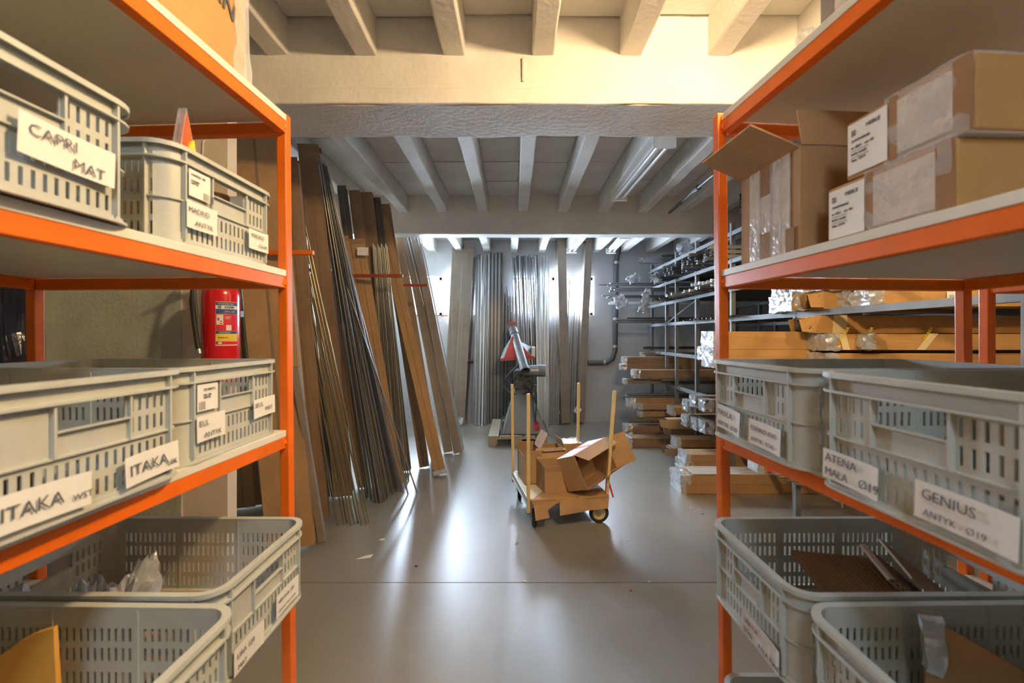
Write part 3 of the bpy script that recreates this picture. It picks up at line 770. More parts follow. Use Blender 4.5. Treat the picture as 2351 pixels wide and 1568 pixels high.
# cartons nearest the rack post
lean_carton((672, 1262), (588, 318), 2.86, .30, .10, 'widest carton of the left wall, its foot nearest the shelving post', 'card', cap=None)
lean_carton((741, 1248), (677, 842), 2.90, .045, .05, 'slim carton in milky film beside the widest carton', 'cardgrey', name='film_wrapped_strip', ragged=False, tape=False)
lean_carton((735, 1196), (662, 376), 3.14, .15, .07, 'brown carton standing directly behind the film wrapped strip', 'card2')
lean_carton((565, 1166), (492, 342), 3.12, .17, .09, 'broad carton with its foot beyond the pillar, left of its row', 'card')
lean_carton((598, 1160), (545, 322), 3.15, .12, .08, 'middle narrow carton behind the pillar by the extinguisher', 'card2')
lean_carton((625, 1160), (585, 330), 3.12, .10, .08, 'last narrow carton behind the pillar beside the rack post', 'card')
# rods between pillar and post
for k in range(6):
    rod(fl(604 + 5 * k, 1172 + 3 * k), at(520 + 11 * k, 335 + 4 * k, 3.02), .007, ('obrass', 'oalu', 'odark')[k % 3], ORD[k] + ' thin metal rod from the pillar, before the cartons behind it', 'rods behind the pillar')
# dark rods just right of the post
for k in range(12):
    x = 738 + 6 * (k % 6) + 3 * (k // 6); rod(fl(x, 1140 - 14 * (k // 6)), at(642 + 6.0 * (k % 6), 376 + 4 * (k % 3), 3.34 + .05 * (k // 6)), .0085, 'odark', 'blackened rod behind the brass coloured fan of rods', 'dark rods right of the shelving post')
# brass fan
xs = [776, 790, 797, 806, 813, 822, 830, 841, 848]
for k, x in enumerate(xs):
    rod(fl(x, 1206 - 3 * (k % 3)), at(632 + 5.2 * k, 392 + 3 * (k % 4), 3.26), .0075, 'obrass', ORD[k] + ' slender brass coloured rod from the left in the nearest fan', 'brass coloured rods in the nearest fan')
# tall brown carton and the grey fan
lean_carton((790, 1140), (712, 352), 3.36, .155, .10, 'tallest brown carton, its head almost at the ceiling ribs', 'card2')
lean_carton((835, 1120), (722, 372), 3.50, .10, .08, 'brown carton hidden behind the grey fan of rods', 'card')
for k in range(40):
    u = k / 39.
    bx = 838 + 86 * u + rnd.uniform(-3, 3); by = 1128 + 27 * math.sin(math.pi * min(1, u * 1.15 + .1)) - 10 * (k % 2)
    tx = 728 + 22 * u + rnd.uniform(-2, 2); ty = 362 + 16 * u + rnd.uniform(-5, 5)
    rod(fl(bx, by), at(tx, ty, 3.34 + .05 * (k % 3)), .0065, ('oalud', 'osteel', 'obrass', 'oalud', 'odark')[k % 5], 'grey metal rod of the dense middle fan', 'grey rods in the dense middle fan')
for k, (bx, by, tx, ty) in enumerate(((926, 1132, 760, 470), (937, 1135, 752, 420), (958, 1132, 762, 560))):
    rod(fl(bx, by), at(tx, ty, 3.5), .0075, 'osteel', ('steel rod just outside the dense fan', 'steel rod second outside the dense fan', 'steel rod splayed furthest from the dense fan')[k], 'steel rods splayed beside the fan')
# dark headed cartons by the second beam
for k, (b, t, Yt, w_, m, lb) in enumerate((
        ((868, 1118), (786, 436), 4.10, .085, 'carddark', 'darkest carton head, first of the dark row'),
        ((893, 1100), (816, 446), 4.16, .11, 'card2', 'dark headed carton, second of the row'),
        ((915, 1092), (843, 450), 4.22, .11, 'card2', 'dark headed carton in the middle of the row'),
        ((935, 1084), (864, 462), 4.28, .09, 'carddark', 'narrow dark headed carton beside the row end'),
        ((975, 1075), (884, 476), 4.40, .11, 'card2', 'dark headed carton at the row end by the beam'))):
    lean_carton(b, t, Yt, w_, .06, lb, m, 'dark headed cartons on the left wall')
lean_carton((880, 1120), (787, 556), 3.98, .135, .09, 'shorter brown carton with torn head before the dark row', 'card')
lean_carton((912, 1112), (822, 560), 4.02, .125, .09, 'shorter brown carton with a white label near its head', 'card')
pp = thing('address_label', 'white address label stuck near the head of the shorter carton', 'label', mw=TR(*at(833, 577, 3.93), R(5)))
paper(pp, (0, 0, 0), .10, .075, face=FACE_NY, lines=[('-- ----\n---- --', .016, .01, .045)], mtext='print', curl=.001)
for k in range(11):
    rod(fl(888 + 5 * k, 1104 + 2 * (k % 2)), at(856 + 3.2 * k, 560 + 4 * (k % 3), 4.18), .0075, ('obrass', 'osteel', 'obrass', 'oalud')[k % 4], ORD[k] + ' bright rod from the left in the slim bunch beside the shorter cartons', 'slim bunch of bright rods')
lean_carton((1012, 1092), (872, 486), 4.42, .125, .10, 'warm brown carton leaning out furthest, its foot taped', 'card', cap=.05)
for k, (b, t, w_, m, lb) in enumerate((
        ((1000, 1058), (912, 520), .10, 'card2', 'carton third from the wall end row, standing straightest'),
        ((1030, 1042), (930, 520), .11, 'cardgrey', 'dusty grey carton near the windows, second from its row end'),
        ((1052, 1044), (950, 526), .10, 'cardgrey', 'dusty grey carton at the row end nearest the windows'))):
    lean_carton(b, t, 5.47, w_, .08, lb, m, 'dusty cartons beyond the second beam')
for k in range(5):
    rod(fl(1056 + 2 * k, 1040 - 3 * k), at(930 + 8 * k, 524, 5.42), .009, 'oalu', ORD[k] + ' bright profile from the left edging the dusty cartons', 'profiles among the dusty cartons')

# orange arms
arm = thing('arm_rack', 'orange wall arms that separate the leaning stock', 'rack', (XL, 3.6, 0))
for k, (Y, xe) in enumerate(((2.81, -1.32), (3.55, -1.52), (3.88, -1.01), (4.61, -.93))):
    a = MB().box(0, xe - XL, Y - 3.6 - .014, Y - 3.6 + .014, 2.036, 2.064).obj('arm', 'orange' if k < 2 else 'redbrown', arm, bevel=.002)
    if k == 1: MB().box(.3, .92, -.075, -.06, 2.10, 2.112).obj('thin_bar', 'lath', arm)
for z in (.6, 2.05, 2.6): MB().box(.0, .03, -.85, 1.1, z - .02, z + .02).obj('wall_rail', 'redbrown', arm)

# ------------------------------------------------------------------ stock at the back wall
BK = [0]
def back_rod(bx, tx, by, ty, r, kind, label, group, name='metal_profile', cat='profile', Yt=7.47):
    BK[0] += 1; p0 = fl(bx, by); Yt = Yt - .028 * (BK[0] % 3); rod(p0, at(tx, ty, Yt), r, kind, label, group, name, cat)


def back_carton(b, t, w_, t_, label, m, group='tall cartons at the back wall'):
    return lean_carton(b, t, 7.36, w_, t_, label, m, group, tape=False)


back_carton((1030, 972), (1050, 575), .185, .10, 'brown carton by the left window, nearer the corner', 'cardgrey')
back_carton((1053, 974), (1075, 572), .185, .11, 'brown carton by the left window with white scrap at its foot', 'cardgrey')
for k in range(9): back_rod(1064 + .8 * k, 1084 + 1.2 * k, 969, 590 + 5 * (k % 3), .011, 'oalud', 'dull profile tucked beside the back wall cartons', 'profiles beside the back cartons')
for k in range(17):
    back_rod(1086 + 1.9 * k + rnd.uniform(-.6, .6), 1093 + 1.9 * k + rnd.uniform(-1, 1), 974 + 2 * (k % 3), 584 + rnd.uniform(-2, 12), .010, ('oalu', 'oalud', 'osteel', 'swhiteprofile')[k % 4], 'bright grey profile in the bunch left of the machine', 'profiles left of the machine')
for k in range(11):
    back_rod(1121 + 2.6 * k, 1125 + 2.7 * k, 972, 579 + 2 * (k % 3), .013, ('salud', 'sdark', 'salud')[k % 3], 'dark square profile behind the machine', 'dark profiles behind the machine')
for k in range(9):
    back_rod(1152 + 3.6 * k, 1156 + 3.4 * k, 968, 668 + rnd.uniform(-10, 16), .009, ('salud', 'odark')[k % 2], 'short dark profile behind the machine column', 'short profiles behind the machine')
for k in range(24):
    u = k / 23.
    back_rod(1192 + 60 * u + rnd.uniform(-3, 3), 1176 + 62 * u + rnd.uniform(-2, 2), 972 + 2 * (k % 3), 584 + rnd.uniform(0, 10), .011, ('osteel', 'sdark', 'oalu', 'salud')[k % 4], 'grey profile in the bunch right of the machine', 'profiles right of the machine')
for k in range(10):
    back_rod(1236 + 2.6 * k, 1229 + 3.4 * k, 980 + (k % 2), 588 + 2 * (k % 2), .0115, ('swhiteprofile', 'oalu')[k % 2], ORD[k] + ' white profile from the left in the fan before the back wall', 'white fanned profiles')
for k in range(9):
    back_rod(1258 + 3 * k, 1262 + 3 * k, 976, 668 + rnd.uniform(0, 45), .010, ('oalu', 'osteel')[k % 2], 'shorter bright profile between the white fan and carton', 'shorter bright profiles')
back_carton((1297, 974), (1287, 556), .155, .10, 'tall dusty carton taped round, beside the white profiles', 'cardgrey')
back_carton((1330, 972), (1350, 560), .13, .10, 'tall dusty carton with plastic top nearest the conduit', 'cardgrey')
for k in range(9):
    back_rod(1290 + 6.5 * k, 1301 + 6 * k, 972, (690, 640, 720)[k % 3], .009, ('oalu', 'salud')[k % 2], ORD[k] + ' thin profile from the left around the two tall dusty cartons', 'thin profiles by the dusty cartons')
for k, (x, y) in enumerate(((1292, 946), (1326, 942))):
    rr = thing('tag_card', ('white square tag hanging on the taped dusty carton', 'white square tag hanging nearer the conduit')[k], 'tag', mw=TR(*at(x, y, 7.28)) @ Matrix.Rotation(R(35), 4, 'Y'))
    MB().box(-.055, .055, -.002, .002, -.055, .055).obj('card', 'paper', rr); MB().box(-.02, .02, -.003, -.002, -.02, .02).obj('print', 'print', rr)
o = put('plastic_scrap', crumple_box(.14, .05, .13, .03, 4, 6), 'bagfilm'); o.location = fl(1054, 976) + Vector((0, -.08, .075)); tag(o, 'white plastic scrap at the foot of the back wall carton', 'scrap')
cp = thing('conduit_pipe', 'dark conduit bending down the back wall and away under the window', 'pipe')
P = [at(x, y, 7.43) for x, y in ((1445, 545), (1430, 560), (1420, 575), (1415, 600), (1414, 700), (1412, 805), (1406, 824), (1394, 832), (1350, 833))]
MB().tube(P, .042, 14).obj('pipe', 'pipe', cp, smooth=60)
for (x, y) in ((1415, 603), (1414, 668), (1413, 732), (1412, 795)): MB().tube([at(x, y - 3, 7.43), at(x, y + 3, 7.43)], .048, 14).obj('clamp', 'alu', cp)
MB().tube([at(1390, 832, 7.43), at(1385, 832, 7.43)], .048, 14).obj('clamp', 'alu', cp)
cp = thing('conduit_pipe', 'short dark conduit low between the back wall cartons and profiles', 'pipe')
MB().tube([at(1072, 829, 7.43), at(1100, 829, 7.43)], .035, 12).obj('pipe', 'pipe', cp, smooth=60)

# ------------------------------------------------------------------ pallet and machine
pal = thing('wooden_pallet', 'weathered wooden pallet under the machine', 'pallet', (.05, 5.80, 0))
for i in range(5): MB().box(-.4 + .0 + i * .165, -.4 + .14 + i * .165, 0, 1.2, .122, .144).obj('top_plank', 'wood', pal, bevel=.002)
for yy in (0, .5, 1.1):
    MB().box(-.4, .4, yy, yy + .1, .10, .122).obj('stringer_plank', 'wood', pal)
    for xx in (-.4, -.06, .28): MB().box(xx, xx + .12, yy, yy + .1, .022, .10).obj('block', 'wood', pal, bevel=.003)
for xx in (-.4, -.05, .30): MB().box(xx, xx + .1, 0, 1.2, 0, .022).obj('bottom_plank', 'wood', pal)
mc = thing('polishing_machine', 'grey and red metalworking machine with a slanting pipe on the pallet', 'machine', (.12, 6.3, .144))
def A(px, py, Y): return at(px, py, Y) - Vector((.12, 6.3, .144))
MB().add([(-.28, -.42, 0), (.34, -.42, 0), (.34, .45, 0), (-.28, .45, 0), (-.10, -.05, .62), (.10, -.05, .62), (.10, .3, .62), (-.10, .3, .62)],
         [(0, 3, 2, 1), (4, 5, 6, 7), (0, 1, 5, 4), (1, 2, 6, 5), (2, 3, 7, 6), (3, 0, 4, 7)]).obj('stand', 'machinegrey', mc, bevel=.006)
MB().box(-.30, .36, -.45, .48, .0, .012).obj('base_plate', 'dark', mc)
MB().box(-.13, .16, -.10, .28, .60, .86).obj('gearbox', 'dark', mc, bevel=.02)
MB().tube([A(1206, 852, 6.2), A(1236, 851, 6.2)], .085, 20).obj('motor', 'alud', mc, smooth=50)
MB().tube([A(1236, 851, 6.2), A(1252, 851, 6.2)], .088, 20).obj('motor_cap', 'machinegrey', mc, smooth=50)
for (x, y, r_, nm) in ((1193, 864, .052, 'drum'), (1192, 880, .058, 'drum'), (1212, 878, .07, 'pulley')):
    MB().rev([(r_ * .72, 0), (r_, 0), (r_, .16), (r_ * .72, .16)], 20, Matrix.Translation(A(x, y, 6.12)) @ Matrix.Rotation(R(-90), 4, 'X'), closed=True).obj(nm, 'dark', mc, smooth=40)
    MB().rev([(0, .06), (r_ * .75, .06), (r_ * .75, .1), (0, .1)], 20, Matrix.Translation(A(x, y, 6.12)) @ Matrix.Rotation(R(-90), 4, 'X')).obj('drum_core', 'dark', mc, smooth=40)
p0, p1 = A(1206, 852, 6.0), A(1178, 758, 6.65); mwp, L = lean_mw(p0, p1)
MB().rev([(.058, 0), (.066, 0), (.066, L), (.058, L)], 24, mwp, closed=True).obj('pipe', 'pipegrey', mc, smooth=40)
for a, b in ((0, .05), (L * .86, L * .9)): MB().rev([(.066, a), (.075, a), (.075, b), (.066, b)], 24, mwp, closed=True).obj('pipe_ring', 'pipegrey', mc, smooth=40)
MB().rev([(0, L), (.066, L), (.060, L + .04), (.03, L + .07), (0, L + .075)], 24, mwp).obj('pipe_cap', 'pipegrey', mc, smooth=50)
MB().rev([(0, .10), (.058, .10), (.058, .12), (0, .12)], 24, mwp).obj('pipe_inner', 'dark', mc)
f0 = [A(1148, 829, 6.35), A(1150, 823, 6.35), A(1156, 822, 6.35), A(1176, 772, 6.45), A(1183, 774, 6.45), A(1219, 817, 6.35), A(1226, 818, 6.35), A(1226, 824, 6.35)]
bk = [p + Vector((0, .03, 0)) for p in f0]; n = len(f0)
MB().add(f0 + bk, [tuple(range(n)), tuple(range(2 * n - 1, n - 1, -1))] + [(i, (i + 1) % n, n + (i + 1) % n, n + i) for i in range(n)]).obj('hood_front', 'machinered', mc)
for q in ((A(1176, 772, 6.45), A(1156, 822, 6.35), A(1148, 823, 6.6), A(1158, 798, 6.7)), (A(1183, 774, 6.45), A(1219, 817, 6.35), A(1226, 817, 6.6), A(1227, 796, 6.7))):
    q = list(q); k2 = [p + Vector((0, .012, -.012)) for p in q]
    MB().add(q + k2, [(0, 1, 2, 3), (7, 6, 5, 4), (0, 4, 5, 1), (1, 5, 6, 2), (2, 6, 7, 3), (3, 7, 4, 0)]).obj('hood_side', 'machinegrey', mc)
MB().box(*sorted((A(1219, 800, 6.6).x, A(1228, 800, 6.6).x)), .1, .3, A(0, 819, 6.5).z, A(0, 796, 6.5).z).obj('chrome_box', 'alu', mc, bevel=.004)
MB().box(A(1165, 0, 6.8).x, A(1188, 0, 6.8).x, .42, .5, A(0, 760, 6.8).z, A(0, 741, 6.8).z).obj('head_box', 'machinegrey', mc)
MB().box(A(1166, 0, 6.75).x, A(1187, 0, 6.75).x, .41, .42, A(0, 744, 6.75).z, A(0, 739, 6.75).z).obj('red_strip', 'machinered', mc)
MB().box(A(1168, 0, 6.8).x, A(1184, 0, 6.8).x, .45, .5, .7, A(0, 741, 6.8).z).obj('column', 'dark', mc)
for pts in ([(1160, 860), (1175, 885), (1190, 893)], [(1158, 872), (1178, 850), (1190, 838)], [(1206, 885), (1222, 905), (1224, 945), (1232, 975)], [(1215, 890), (1232, 930), (1228, 970)], [(1150, 880), (1168, 900), (1185, 905)], [(1225, 880), (1216, 900), (1200, 905)]):
    MB().tube([A(x, y, 6.1 - .1 * i) for i, (x, y) in enumerate(pts)], .011, 8).obj('hose', 'rubber', mc, smooth=60)
o = put('plug', lump(.04, .04, .07, .25, 3), 'machinered', mc); o.location = A(1231, 977, 5.9)
MB().box(-.10, -.0, -.3, -.2, .6, .72).obj('bracket', 'dark', mc); MB().box(.05, .2, -.22, -.1, .56, .66).obj('bracket', 'dark', mc)

# ------------------------------------------------------------------ trolley
RT = R(10)
tr = thing('platform_trolley', 'flat four wheeled trolley with corner laths standing in the aisle', 'trolley', (.105, 3.30, 0), RT)
TW, TD, DZ = .655, .73, .235
MB().box(0, TW, 0, TD, DZ - .035, DZ - .012).obj('deck', 'wood', tr, bevel=.003)
MB().box(.005, TW - .005, .005, TD - .005, DZ - .012, DZ).obj('deck_sheet', 'board', tr, bevel=.002)
for a in ((0, .03, .03, TD), (TW - .03, TW, .03, TD), (0, TW, 0, .03), (0, TW, TD - .03, TD)): MB().box(a[0], a[1], a[2], a[3], DZ - .065, DZ - .035).obj('frame_bar', 'steel', tr)
for k, (x, y, dx, z1) in enumerate(((.008, .008, 0, 1.055), (TW - .012, .012, .075, 1.06), (.012, TD - .012, -.01, 1.05), (TW - .012, TD - .012, .01, 1.05))):
    a = .012; z0 = DZ - .10
    MB().add([(x - a, y - a, z0), (x + a, y - a, z0), (x + a, y + a, z0), (x - a, y + a, z0), (x - a + dx, y - a, z1), (x + a + dx, y - a, z1), (x + a + dx, y + a, z1), (x - a + dx, y + a, z1)],
             [(0, 3, 2, 1), (4, 5, 6, 7), (0, 1, 5, 4), (1, 2, 6, 5), (2, 3, 7, 6), (3, 0, 4, 7)]).obj('corner_post', 'lath', tr, bevel=.001)
for k, (x, y, a) in enumerate(((.07, .06, 75), (TW - .06, .04, -8), (.06, TD - .08, 80), (TW - .08, TD - .08, 20))):
    W = D.objects.new('wheel', None)
    T = Matrix.Translation((x, y, .079)) @ Matrix.Rotation(R(a), 4, 'Z') @ Matrix.Rotation(R(90), 4, 'X')
    q = MB().rev([(.052, -.016), (.070, -.018), (.0785, -.010), (.0785, .010), (.070, .018), (.052, .016)], 32, T, closed=True).obj('wheel', 'rubber', tr, smooth=40)
    MB().rev([(.014, -.010), (.030, -.006), (.046, -.014), (.053, -.014), (.053, .014), (.046, .014), (.030, .006), (.014, .010)], 28, T, closed=True).obj('wheel_rim', 'lath' if k == 1 else 'steel', q, smooth=40)
    MB().rev([(0, -.022), (.014, -.022), (.014, .022), (0, .022)], 14, T).obj('hub', 'steel', q, smooth=40)
    T2 = Matrix.Translation((x, y, 0)) @ Matrix.Rotation(R(a), 4, 'Z')
    fk = MB(); fk.box(-.04, .04, -.035, .035, .160, .171, T2)
    for s in (-1, 1): fk.add([(-.035, s * .026, .165), (.035, s * .026, .165), (.012, s * .026, .070), (-.012, s * .026, .070), (-.035, s * .030, .165), (.035, s * .030, .165), (.012, s * .030, .070), (-.012, s * .030, .070)],
                             [(0, 1, 2, 3), (7, 6, 5, 4), (0, 4, 5, 1), (1, 5, 6, 2), (2, 6, 7, 3), (3, 7, 4, 0)], T2)
    fk.obj('caster_fork', 'steel', tr)
# cardboard sheet on the deck with flaps that hang over the front
cs = thing('cardboard_sheet', 'torn cardboard sheet covering the trolley deck, pieces hanging over its edge', 'cardboard', (.105, 3.30, DZ + .001), RT)
MB().add([(x, y, z) for z in (0, .005) for x, y in ((.03, -.02), (TW, -.02), (TW, .45), (.40, .50), (.12, .42), (.16, .16))],
         [(5, 4, 3, 2, 1, 0), (6, 7, 8, 9, 10, 11)] + [(i, (i + 1) % 6, 6 + (i + 1) % 6, 6 + i) for i in range(6)]).obj('sheet', 'card', cs)
for pts, y0 in (([(.04, -.03), (.14, -.02), (.165, -.135), (.055, -.15)], -.030), ([(.14, -.03), (.245, 0), (.245, -.015), (.15, -.08)], -.026), ([(.247, -.01), (.456, 0), (.456, -.105), (.247, -.125)], -.030), ([(.456, 0), (.655, 0), (.645, -.10), (.456, -.105)], -.024), ([(.03, .004), (.655, .004), (.655, -.03), (.40, -.024), (.20, -.036), (.03, -.028)], -.022)):
    o = MB().prism(pts, 0, .004).obj('hanging_flap', 'card', cs); o.matrix_local = Matrix.Translation((0, y0, 0)) @ Matrix.Rotation(R(90 - 4), 4, 'X')
for (x, y, l_) in ((.02, -.018, .14), (.17, -.020, .20), (.40, -.022, .22)):
    o = MB().box(0, l_, -.012, .012, -.006, .008).obj('torn_edge', 'card3', cs); o.location = (x, y, 0)

DZ2 = DZ + .006
bx = open_box(TR(.135, 3.78, DZ2, R(12)), .15, .28, .235, {'n': (70, .07), 's': (100, .05)}, 'tall narrow carton at the back edge of the trolley by the lath', 'card')
bx = open_box(TR(.345, 3.555, DZ2, R(13)), .255, .23, .215, {'e': (130, .08), 'n': (125, .09)}, 'open square carton standing at the front of the trolley', 'card')
MB().box(-.128, .128, -.1166, -.1156, .17, .213).obj('tape', 'tape', bx); MB().box(-.1286, -.1276, -.03, .03, .0, .213).obj('tape', 'tape', bx)
bx = open_box(TR(.315, 3.83, DZ2, R(14)), .22, .20, .275, {'w': (62, .15), 's': (178, .06), 'e': (70, .08)}, 'carton with tent raised flap and a small price label', 'card')
paper(bx, (.02, -.1055, .225), .055, .045, face=FACE_NY, lines=[('312,-', .014, .01, .014)], mtext='print', m='creamtape', curl=.001)
bx = carton(TR(.515, 4.0, DZ2, R(8)), .20, .19, .275, 'carton closed with shiny clear tape behind the other trolley boxes', 'card', tapes=[(-.095, .095, -.09, .09, .2755, .278, 'cleartape')])
o = put('loose_tape', crumple_box(.13, .05, .02, .02, 3, 7), 'film', bx); o.location = (.03, .04, .287)
# big tilted box
zc_ = Vector((.62, -.70, .34)).normalized(); xv = Vector((.70, .70, .16)); xc_ = (xv - xv.dot(zc_) * zc_).normalized(); yc_ = zc_.cross(xc_)
mw = Matrix((xc_, yc_, zc_)).transposed().to_4x4(); mw.translation = (.545, 3.60, DZ2 + .170)
tb = open_box(mw, .44, .27, .20, {'n': (62, .13), 'e': (135, .17), 's': (75, .12)}, 'big tilted open carton with white side and red tape on the trolley', 'card')
MB().box(-.22, .22, .1352, .1362, .0, .20).obj('white_side', 'paper', tb)
MB().box(-.22, .22, .1364, .1372, .175, .195).obj('tape', 'redtape', tb); MB().box(.08, .105, -.1374, -.1354, .0, .20).obj('tape', 'redtape', tb)
MB().box(.02, .05, .1364, .1376, .0, .20).obj('tape', 'redtape', tb)
o = MB().prism([(-.02, 0), (.0, 0), (.035, -.12), (.025, -.13)], 0, .003).obj('tape_tail', 'redtape'); o.location = (.79, 3.52, DZ + .06); o.rotation_euler = (R(90), 0, R(10)); tag(o, 'loose red tape tail dangling from the trolley', 'tape')

# ------------------------------------------------------------------ steel rack with stock on the right
rk = thing('steel_rack', 'grey steel rack frame carrying long stock along the right', 'rack', (2.3, 3, 0))
def RB(x0, x1, y0, y1, z0, z1, nm, m='rack'): MB().box(x0 - 2.3, x1 - 2.3, y0 - 3, y1 - 3, z0, z1).obj(nm, m, rk, bevel=.002)
LV = (.46, .80, 1.262, 1.70, 2.015, 2.31, 2.60); UP = (1.9, 3.47, 4.49, 5.36, 6.03, 6.42, 7.1)
for X in (2.3, 3.7):
    for Y in UP:
        RB(X - .022, X + .022, Y - .02, Y + .02, 0, 2.69, 'upright', 'rack')
    for z in LV:
        RB(X - .02, X + .02, 1.9, 7.3, z - .045, z, 'longitudinal_beam', 'rack')
for Y in (1.9, 3.47, 5.36, 7.1):
    for z in (.46, 1.262, 2.69): RB(2.3, 3.7, Y - .018, Y + .018, z - .09, z - .05, 'brace', 'rack')
MB().tube([(0, 2.2, 2.0), (0, 3.4, 1.7)], .012, 6).obj('diagonal_tie', 'rack', rk); MB().tube([(0, 3.2, .78), (0, 4.0, .45)], .012, 6).obj('diagonal_tie', 'rack', rk)


def long_carton(px, py, Y, w_, h_, label, m='card', end='foil', length=3.2, group='long cartons in the steel rack', tapes=(), z=None):
    """end at pixel px, bottom at py, distance Y of its near side; runs to the right"""
    for U in UP:
        if at(px, py, Y).x < 2.33 and Y - .025 < U < Y + w_ + .025: Y = U + .027 if U - Y < w_ / 2 else U - .027 - w_
    p = at(px, py, Y)
    if p.z < .07: p.z = .002
    for lv in LV:
        if z is None and abs(p.z - lv) < .06: p.z = lv + .001
    if z is not None: p.z = z
    r = thing('long_carton', label, 'carton', (p.x, Y, p.z), R(rnd.uniform(-.8, .8)), group)
    L = min(length, XR - .15 - p.x)
    put('carton_body', crumple_box(L, w_, h_, .003, px, 5, Matrix.Translation((L / 2, w_ / 2, h_ / 2))), m, r, .003)
    if end == 'foil': put('foil_wrap', crumple_box(.10, w_ + .008, h_ + .006, .012, px + py, 9, Matrix.Translation((.03, w_ / 2, h_ / 2))), 'foil', r)
    if end == 'film': put('film_edge', crumple_box(.05, w_ + .006, h_ + .006, .006, px + py, 7, Matrix.Translation((.015, w_ / 2, h_ / 2))), 'foil', r)
    if end == 'open':
        for s in (0, 1):
            f = MB().add([(0, 0, .01), (0, 0, h_ - .01), (-.10, -.01, h_ * .8), (-.08, -.02, h_ * .1), (0, .004, .01), (0, .004, h_ - .01), (-.10, -.006, h_ * .8), (-.08, -.016, h_ * .1)],
                         [(0, 1, 2, 3), (7, 6, 5, 4), (0, 4, 5, 1), (1, 5, 6, 2), (2, 6, 7, 3), (3, 7, 4, 0)]).obj('torn_flap', m, r); f.location = (0, s * w_, 0); f.rotation_euler = (0, 0, R((-35, 20)[s]))
        put('profile_ends', crumple_box(.04, w_ * .8, h_ * .75, .02, px, 7, Matrix.Translation((-.005, w_ / 2, h_ / 2))), 'carddark', r)
    for (x0, x1, sk_, mm) in tapes:
        MB().add([(x0, -.004, .002), (x1, -.004, .002), (x1 + sk_, -.004, h_), (x0 + sk_, -.004, h_), (x0, -.0052, .002), (x1, -.0052, .002), (x1 + sk_, -.0052, h_ + .004), (x0 + sk_, -.0052, h_ + .004)],
                 [(0, 1, 2, 3), (7, 6, 5, 4), (0, 4, 5, 1), (1, 5, 6, 2), (2, 6, 7, 3), (3, 7, 4, 0)]).obj('tape', mm, r)
        t = put('tape_print', text_mesh('UWAGA', .03, 1, .001).copy(), 'yellow', r); t.matrix_local = Matrix.Translation((x0 + sk_ * .55 + .006, -.0054, h_ * .52)) @ FACE_NY @ Matrix.Rotation(R(60), 4, 'Z')
    return r


LC = long_carton
# floor stacks in front
LC(1566, 1135, 4.05, .26, .088, 'floor carton under the glossy topped one, its end at the aisle', 'card', 'film')
LC(1566, 1113, 4.05, .26, .086, 'floor carton with glossy film top in the front stack', 'card', 'foil', z=.092)
o = put('film_sheet', crumple_box(2.6, .24, .006, .008, 7, 9), 'cleartape'); o.location = (3.0, 4.18, .186); tag(o, 'clear film sheet lying on the front floor cartons', 'film')
for k in range(3): LC(1572 + 3 * k, 1100 - 19 * k, 4.42, .24, .084, ('lowest', 'middle', 'topmost')[k] + ' carton in the floor stack behind the glossy one', 'card', 'foil' if k < 2 else 'film', 3.2)
# ragged floor cartons further back
LC(1546, 1050, 4.95, .20, .10, 'ragged floor carton jutting out, lower of its pair', 'card2', 'open')
LC(1556, 1028, 4.95, .20, .10, 'ragged floor carton with taped end, upper of its pair', 'card', 'film')
LC(1540, 1000, 5.35, .26, .12, 'dark reddish carton behind the ragged pair', 'card2', 'open')
LC(1438, 1018, 5.90, .24, .12, 'dark floor carton far back nearest the machine', 'card2', 'foil')
LC(1440, 998, 5.92, .24, .12, 'dark carton resting on the far floor carton', 'card2', 'foil')
# low shelves
LC(1535, 985, 5.2, .12, .12, 'stubby carton end protruding under the foil cluster', 'card', 'open', 1.2)
LC(1545, 962, 5.6, .20, .11, 'light carton with folded end at knee height', 'card', 'film')
LC(1448, 932, 6.2, .22, .17, 'large carton at knee height far back', 'card', 'foil')
LC(1470, 945, 6.05, .12, .08, 'small carton before the large far one, upper of two', 'card', 'film')
LC(1470, 957, 6.05, .12, .075, 'small carton before the large far one, lower of two', 'card', 'film')
# waist level far
LC(1476, 822, 6.9, .16, .09, 'short carton topmost at waist height at the far end', 'cardgrey', 'film', 1.6)
LC(1434, 836, 6.55, .18, .11, 'carton with film edge at waist height by the conduit', 'card2', 'film')
LC(1428, 850, 6.45, .10, .09, 'carton with crushed pale end at waist height', 'card2', 'foil')
LC(1458, 868, 6.15, .16, .115, 'carton in front with wrapped end at waist height', 'card2', 'foil')
LC(1434, 880, 6.3, .10, .07, 'lowest thin carton at waist height far end', 'cardgrey', 'film')
# foil ended cluster
for k, (x, y, lb) in enumerate(((1582, 945, 'upper far'), (1600, 936, 'crumpled topmost'), (1622, 946, 'topmost near the crate'), (1580, 975, 'lower far'), (1602, 985, 'middle'), (1622, 990, 'lowest near the crate'))):
    LC(x, y, 4.9 - .18 * (k % 3), .15, .125, lb + ' foil wrapped carton end in the knee high cluster', 'card2', 'foil', 2.6)
for k, (x, y, lb) in enumerate(((1630, 800, 'upper'), (1620, 830, 'lower'), (1642, 832, 'nearer'))):
    LC(x, y, 4.3 - .2 * (k == 2), .16, .13, lb + ' foil wrapped carton end beside the right orange post', 'card3', 'foil', 2.8)
